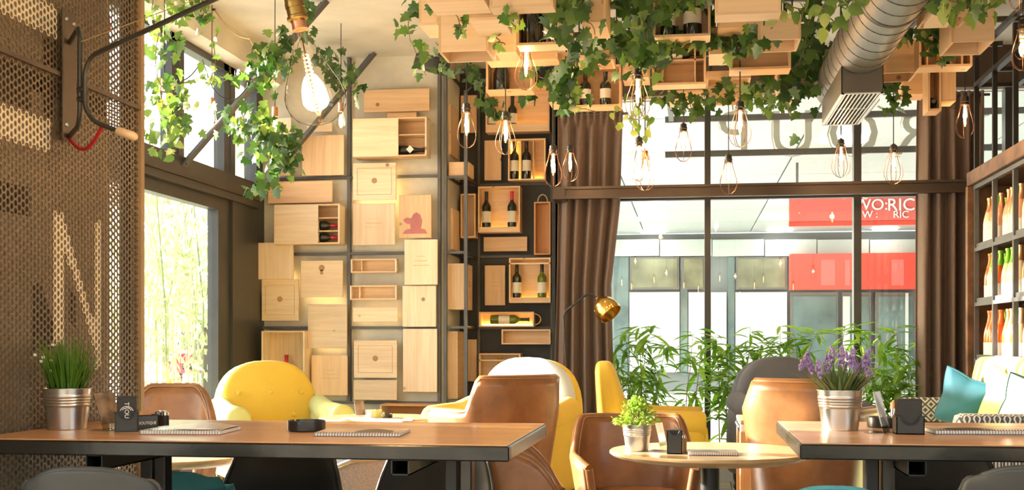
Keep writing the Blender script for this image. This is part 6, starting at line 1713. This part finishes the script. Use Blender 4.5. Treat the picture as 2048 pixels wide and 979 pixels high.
# ================================================================== IVY
def ivy_mesh(mat, sharp=1.0):
    pts = [(0,.42),(.16,.50),(.42,.40),(.30,.16),(.55,-.02),(.26,-.10),(.20,-.34),(0,-.62)]
    full = pts + [(-x, y) for (x, y) in reversed(pts[1:-1])]
    vs_ = [(0, 0, .07)] + [(x, y, .05*(1-abs(x)*2.2)-.05*(y < -.4)) for x, y in full]; n = len(full)
    return MB().add(vs_, [(0, 1+(i+1) % n, 1+i) for i in range(n)]).mesh('leaf', M[mat], 180)
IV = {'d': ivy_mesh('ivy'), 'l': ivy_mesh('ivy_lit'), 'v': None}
mb = MB(); full = [(.0,.45),(.22,.36),(.34,.10),(.24,-.22),(0,-.55),(-.24,-.22),(-.34,.10),(-.22,.36)]
IV['v'] = mb.add([(0,0,.06)]+[(x,y,0) for x,y in full], [(0, 1+(i+1) % 8, 1+i) for i in range(8)]).mesh('leaf', M['ivy_var'], 180)
def ivy(label, strands, seed, kinds='d', size=(.055, .085), grp='ivy garlands'):
    """strands: list of (control points (px, py, d), leaf count, spread in m); every leaf is its own piece"""
    rnd = random.Random(seed)
    c0 = at(*strands[0][0][0]); t = thing('ivy_garland', label, 'ivy', c0, 0, grp)
    for (cps, n, sp) in strands:
        P_ = [at(*q) for q in cps]
        # smooth the vine a little
        fine = []
        for i in range(len(P_)-1):
            for k in range(5): fine.append(P_[i].lerp(P_[i+1], k/5)+Vector((rnd.uniform(-1,1), rnd.uniform(-1,1), rnd.uniform(-1,1)))*.008)
        fine.append(P_[-1])
        part('vine', MB().tube([p-c0 for p in fine], .0025, 5), M['vine'], t, smooth=60)
        for _ in range(int(n*(.85 if seed >= 36 else .68))):
            f = rnd.random()*(len(fine)-1); i = int(f); p = fine[i].lerp(fine[min(i+1, len(fine)-1)], f-i)
            p = p+Vector((rnd.gauss(0, sp), rnd.gauss(0, sp*.8), rnd.gauss(-sp*.15, sp*.75)))
            rot = Euler((R(90)+rnd.gauss(-.25, .55), rnd.gauss(0, .7), rnd.gauss(0, .75)))
            o = link('leaf', IV[rnd.choice(kinds)], t, p-c0, rot); s_ = rnd.uniform(*size)*(.70 if seed >= 36 else .85); o.scale = (s_, s_, s_)
ivy('ivy strand dangling beside the large pale crate above the speaker', [([(850,-10,6.0),(812,35,6.1),(822,80,6.2),(840,118,6.4),(852,150,6.6)], 34, .035), ([(865,100,7.6),(885,120,7.6),(884,140,7.6)], 16, .035)], 21, 'dl', (.06, .09))
ivy('small sprigs of ivy hanging over the front of the large pale crate', [([(907,8,5.35),(915,40,5.3),(920,68,5.3)], 14, .022), ([(860,2,5.3),(872,30,5.3)], 7, .02), ([(925,5,5.3),(930,30,5.3)], 6, .02)], 22, 'dl', (.045, .07))
ivy('pale leafy sprigs over the shallow top edge crate', [([(1010,10,4.7),(1020,40,4.9),(1033,66,5.0)], 13, .025), ([(988,70,5.4),(1010,90,5.4)], 9, .03)], 23, 'lv', (.05, .075))
ivy('thick curtain of ivy falling between the champagne crate and the upright crate', [([(1110,-15,5.2),(1125,40,5.3),(1135,90,5.4),(1150,140,5.6),(1142,200,5.7)], 95, .055), ([(1140,-5,5.1),(1165,25,5.1),(1190,70,5.1)], 24, .025), ([(1120,150,6.6),(1090,160,6.8),(1060,140,6.9)], 40, .05), ([(1135,160,5.6),(1130,215,5.6)], 22, .025)], 24, 'dddl', (.06, .10))
ivy('dense mass of ivy around the cord of the large cage lamp', [([(1215,0,5.6),(1260,20,5.7),(1300,10,5.7)], 85, .075), ([(1215,60,6.2),(1260,70,6.2),(1310,60,6.2)], 80, .08), ([(1200,95,6.3),(1245,110,6.3),(1290,120,6.0)], 70, .06), ([(1290,30,5.2),(1295,80,5.2),(1305,130,5.3)], 45, .04)], 25, 'dddl', (.065, .105))
ivy('ivy draped across the two open bottle crates', [([(1310,0,5.5),(1350,15,5.5),(1395,0,5.5)], 40, .05), ([(1330,80,5.9),(1370,85,5.9),(1420,82,6.0)], 34, .035), ([(1305,90,5.8),(1320,115,5.8)], 22, .04), ([(1420,20,5.9),(1425,80,6.0)], 22, .04)], 26, 'dl', (.06, .095))
ivy('ivy fringe hanging over the top of the street window', [([(1270,185,7.3),(1330,190,7.3),(1400,195,7.3)], 60, .05), ([(1375,200,7.2),(1390,230,7.2)], 22, .04), ([(1430,205,7.2),(1455,195,7.0),(1500,170,6.8),(1550,185,6.8)], 80, .06), ([(1505,185,6.6),(1540,200,6.6)], 22, .05)], 27, 'dddl', (.06, .09))
ivy('variegated sprigs dangling beside the curtain and the window', [([(1240,215,6.6),(1262,240,6.6),(1270,265,6.6)], 18, .035), ([(1272,215,6.4),(1295,240,6.4),(1290,270,6.4)], 16, .03), ([(1160,218,6.7),(1190,222,6.7)], 7, .03)], 28, 'v', (.05, .075))
ivy('ivy lying over the widest open crate', [([(1440,85,5.9),(1475,90,5.9),(1510,70,5.7),(1545,55,5.6)], 60, .04), ([(1470,100,5.9),(1490,95,5.9)], 14, .02)], 29, 'ddl', (.055, .09))
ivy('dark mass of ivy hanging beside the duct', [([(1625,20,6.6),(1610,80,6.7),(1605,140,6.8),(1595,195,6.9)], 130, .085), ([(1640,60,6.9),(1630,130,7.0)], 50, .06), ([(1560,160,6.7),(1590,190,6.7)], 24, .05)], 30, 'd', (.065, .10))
ivy('pale variegated leaves spilling over the duct at the top edge', [([(1570,5,5.0),(1610,20,5.0),(1650,15,5.0)], 34, .04), ([(1660,-5,4.7),(1690,10,4.6),(1715,-5,4.6)], 20, .03), ([(1640,20,4.8),(1668,45,4.8)], 9, .02)], 31, 'vvl', (.06, .095))
ivy('dark ivy bunch above the divided crate by the curtain', [([(1825,65,6.1),(1870,70,6.0),(1910,75,6.0)], 85, .045), ([(1850,90,6.0),(1885,100,6.0)], 26, .03)], 32, 'ddv', (.05, .08))
ivy('variegated ivy at the top edge near the bottle shelves', [([(1880,0,4.8),(1920,10,4.8),(1960,5,4.9),(1995,8,5.0)], 44, .045), ([(1955,20,4.9),(1947,55,4.9)], 7, .015), ([(1895,10,4.7),(1893,35,4.7)], 6, .012)], 33, 'vl', (.055, .09))
ivy('small ivy bunch hanging behind the duct grille', [([(1770,-60,7.2),(1768,130,7.2)], 6, .02), ([(1770,170,7.2),(1795,185,7.2),(1790,208,7.2)], 60, .04)], 34, 'd', (.055, .08))
ivy('ivy creeping over the highest niche crate', [([(932,120,8.95),(940,150,8.6),(955,170,8.5),(990,190,8.6)], 44, .055), ([(985,200,8.4),(990,240,8.4)], 26, .045), ([(1045,195,8.2),(1062,200,8.2)], 9, .03)], 35, 'd', (.07, .10))
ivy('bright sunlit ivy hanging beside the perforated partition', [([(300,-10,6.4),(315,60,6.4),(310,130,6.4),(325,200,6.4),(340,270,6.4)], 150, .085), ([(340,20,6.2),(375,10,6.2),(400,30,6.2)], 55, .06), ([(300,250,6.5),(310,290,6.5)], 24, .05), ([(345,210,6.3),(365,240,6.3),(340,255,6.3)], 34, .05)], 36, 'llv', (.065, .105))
ivy('thin ivy tendril dangling in front of the clerestory', [([(432,60,6.6),(428,100,6.6),(432,135,6.6),(420,160,6.6)], 14, .025), ([(400,150,7.2),(440,165,7.2),(480,150,7.2)], 16, .03)], 37, 'llv', (.055, .085))
ivy('ivy wound around the strut beside the giant bulb', [([(585,70,7.2),(560,100,7.2),(535,130,7.3),(500,165,7.4)], 110, .075), ([(600,20,7.2),(620,15,7.2)], 14, .04), ([(480,200,7.3),(490,250,7.3),(520,270,7.4)], 70, .075), ([(560,260,7.4),(575,300,7.4),(560,340,7.4)], 65, .055), ([(530,250,7.4),(535,330,7.4),(520,390,7.5)], 75, .055)], 38, 'ddl', (.075, .115))
ivy('ivy clump behind the giant bulb against the plaster', [([(665,110,8.9),(655,135,8.4),(685,160,8.4),(700,190,8.5)], 80, .06)], 39, 'd', (.075, .11))

# ------------------------------------------------------------------ loose lighting cables strung between struts and beam
def cable(label, cps, r, mat):
    P_ = [at(*q) for q in cps]; c0 = P_[0]; pts = []
    for i in range(len(P_)-1):
        for k in range(8):
            q = k/8; p = P_[i].lerp(P_[i+1], q); p.z -= .05*math.sin(math.pi*q); pts.append(p-c0)
    pts.append(P_[-1]-c0)
    t = thing('lighting_cable', label, 'cable', c0, 0, 'cables between the struts')
    part('wire', MB().tube(pts, r, 6), M[mat], t, smooth=60)
    for q in (pts[0], pts[-1]): part('clip', MB().rbox(q.x-.01, q.x+.01, q.y-.01, q.y+.01, q.z-.012, q.z+.012, .006, 3), M['black_plastic'], t, smooth=60)
cable('pale cable sagging across the ceiling beam towards the ivy', [(428, 18, 7.9), (500, 78, 7.6), (540, 106, 7.3)], .005, 'rope')
cable('black cable looping between the copper socket bulbs', [(345, 160, 7.35), (405, 120, 7.4), (445, 195, 7.4), (498, 168, 7.4)], .004, 'cord')
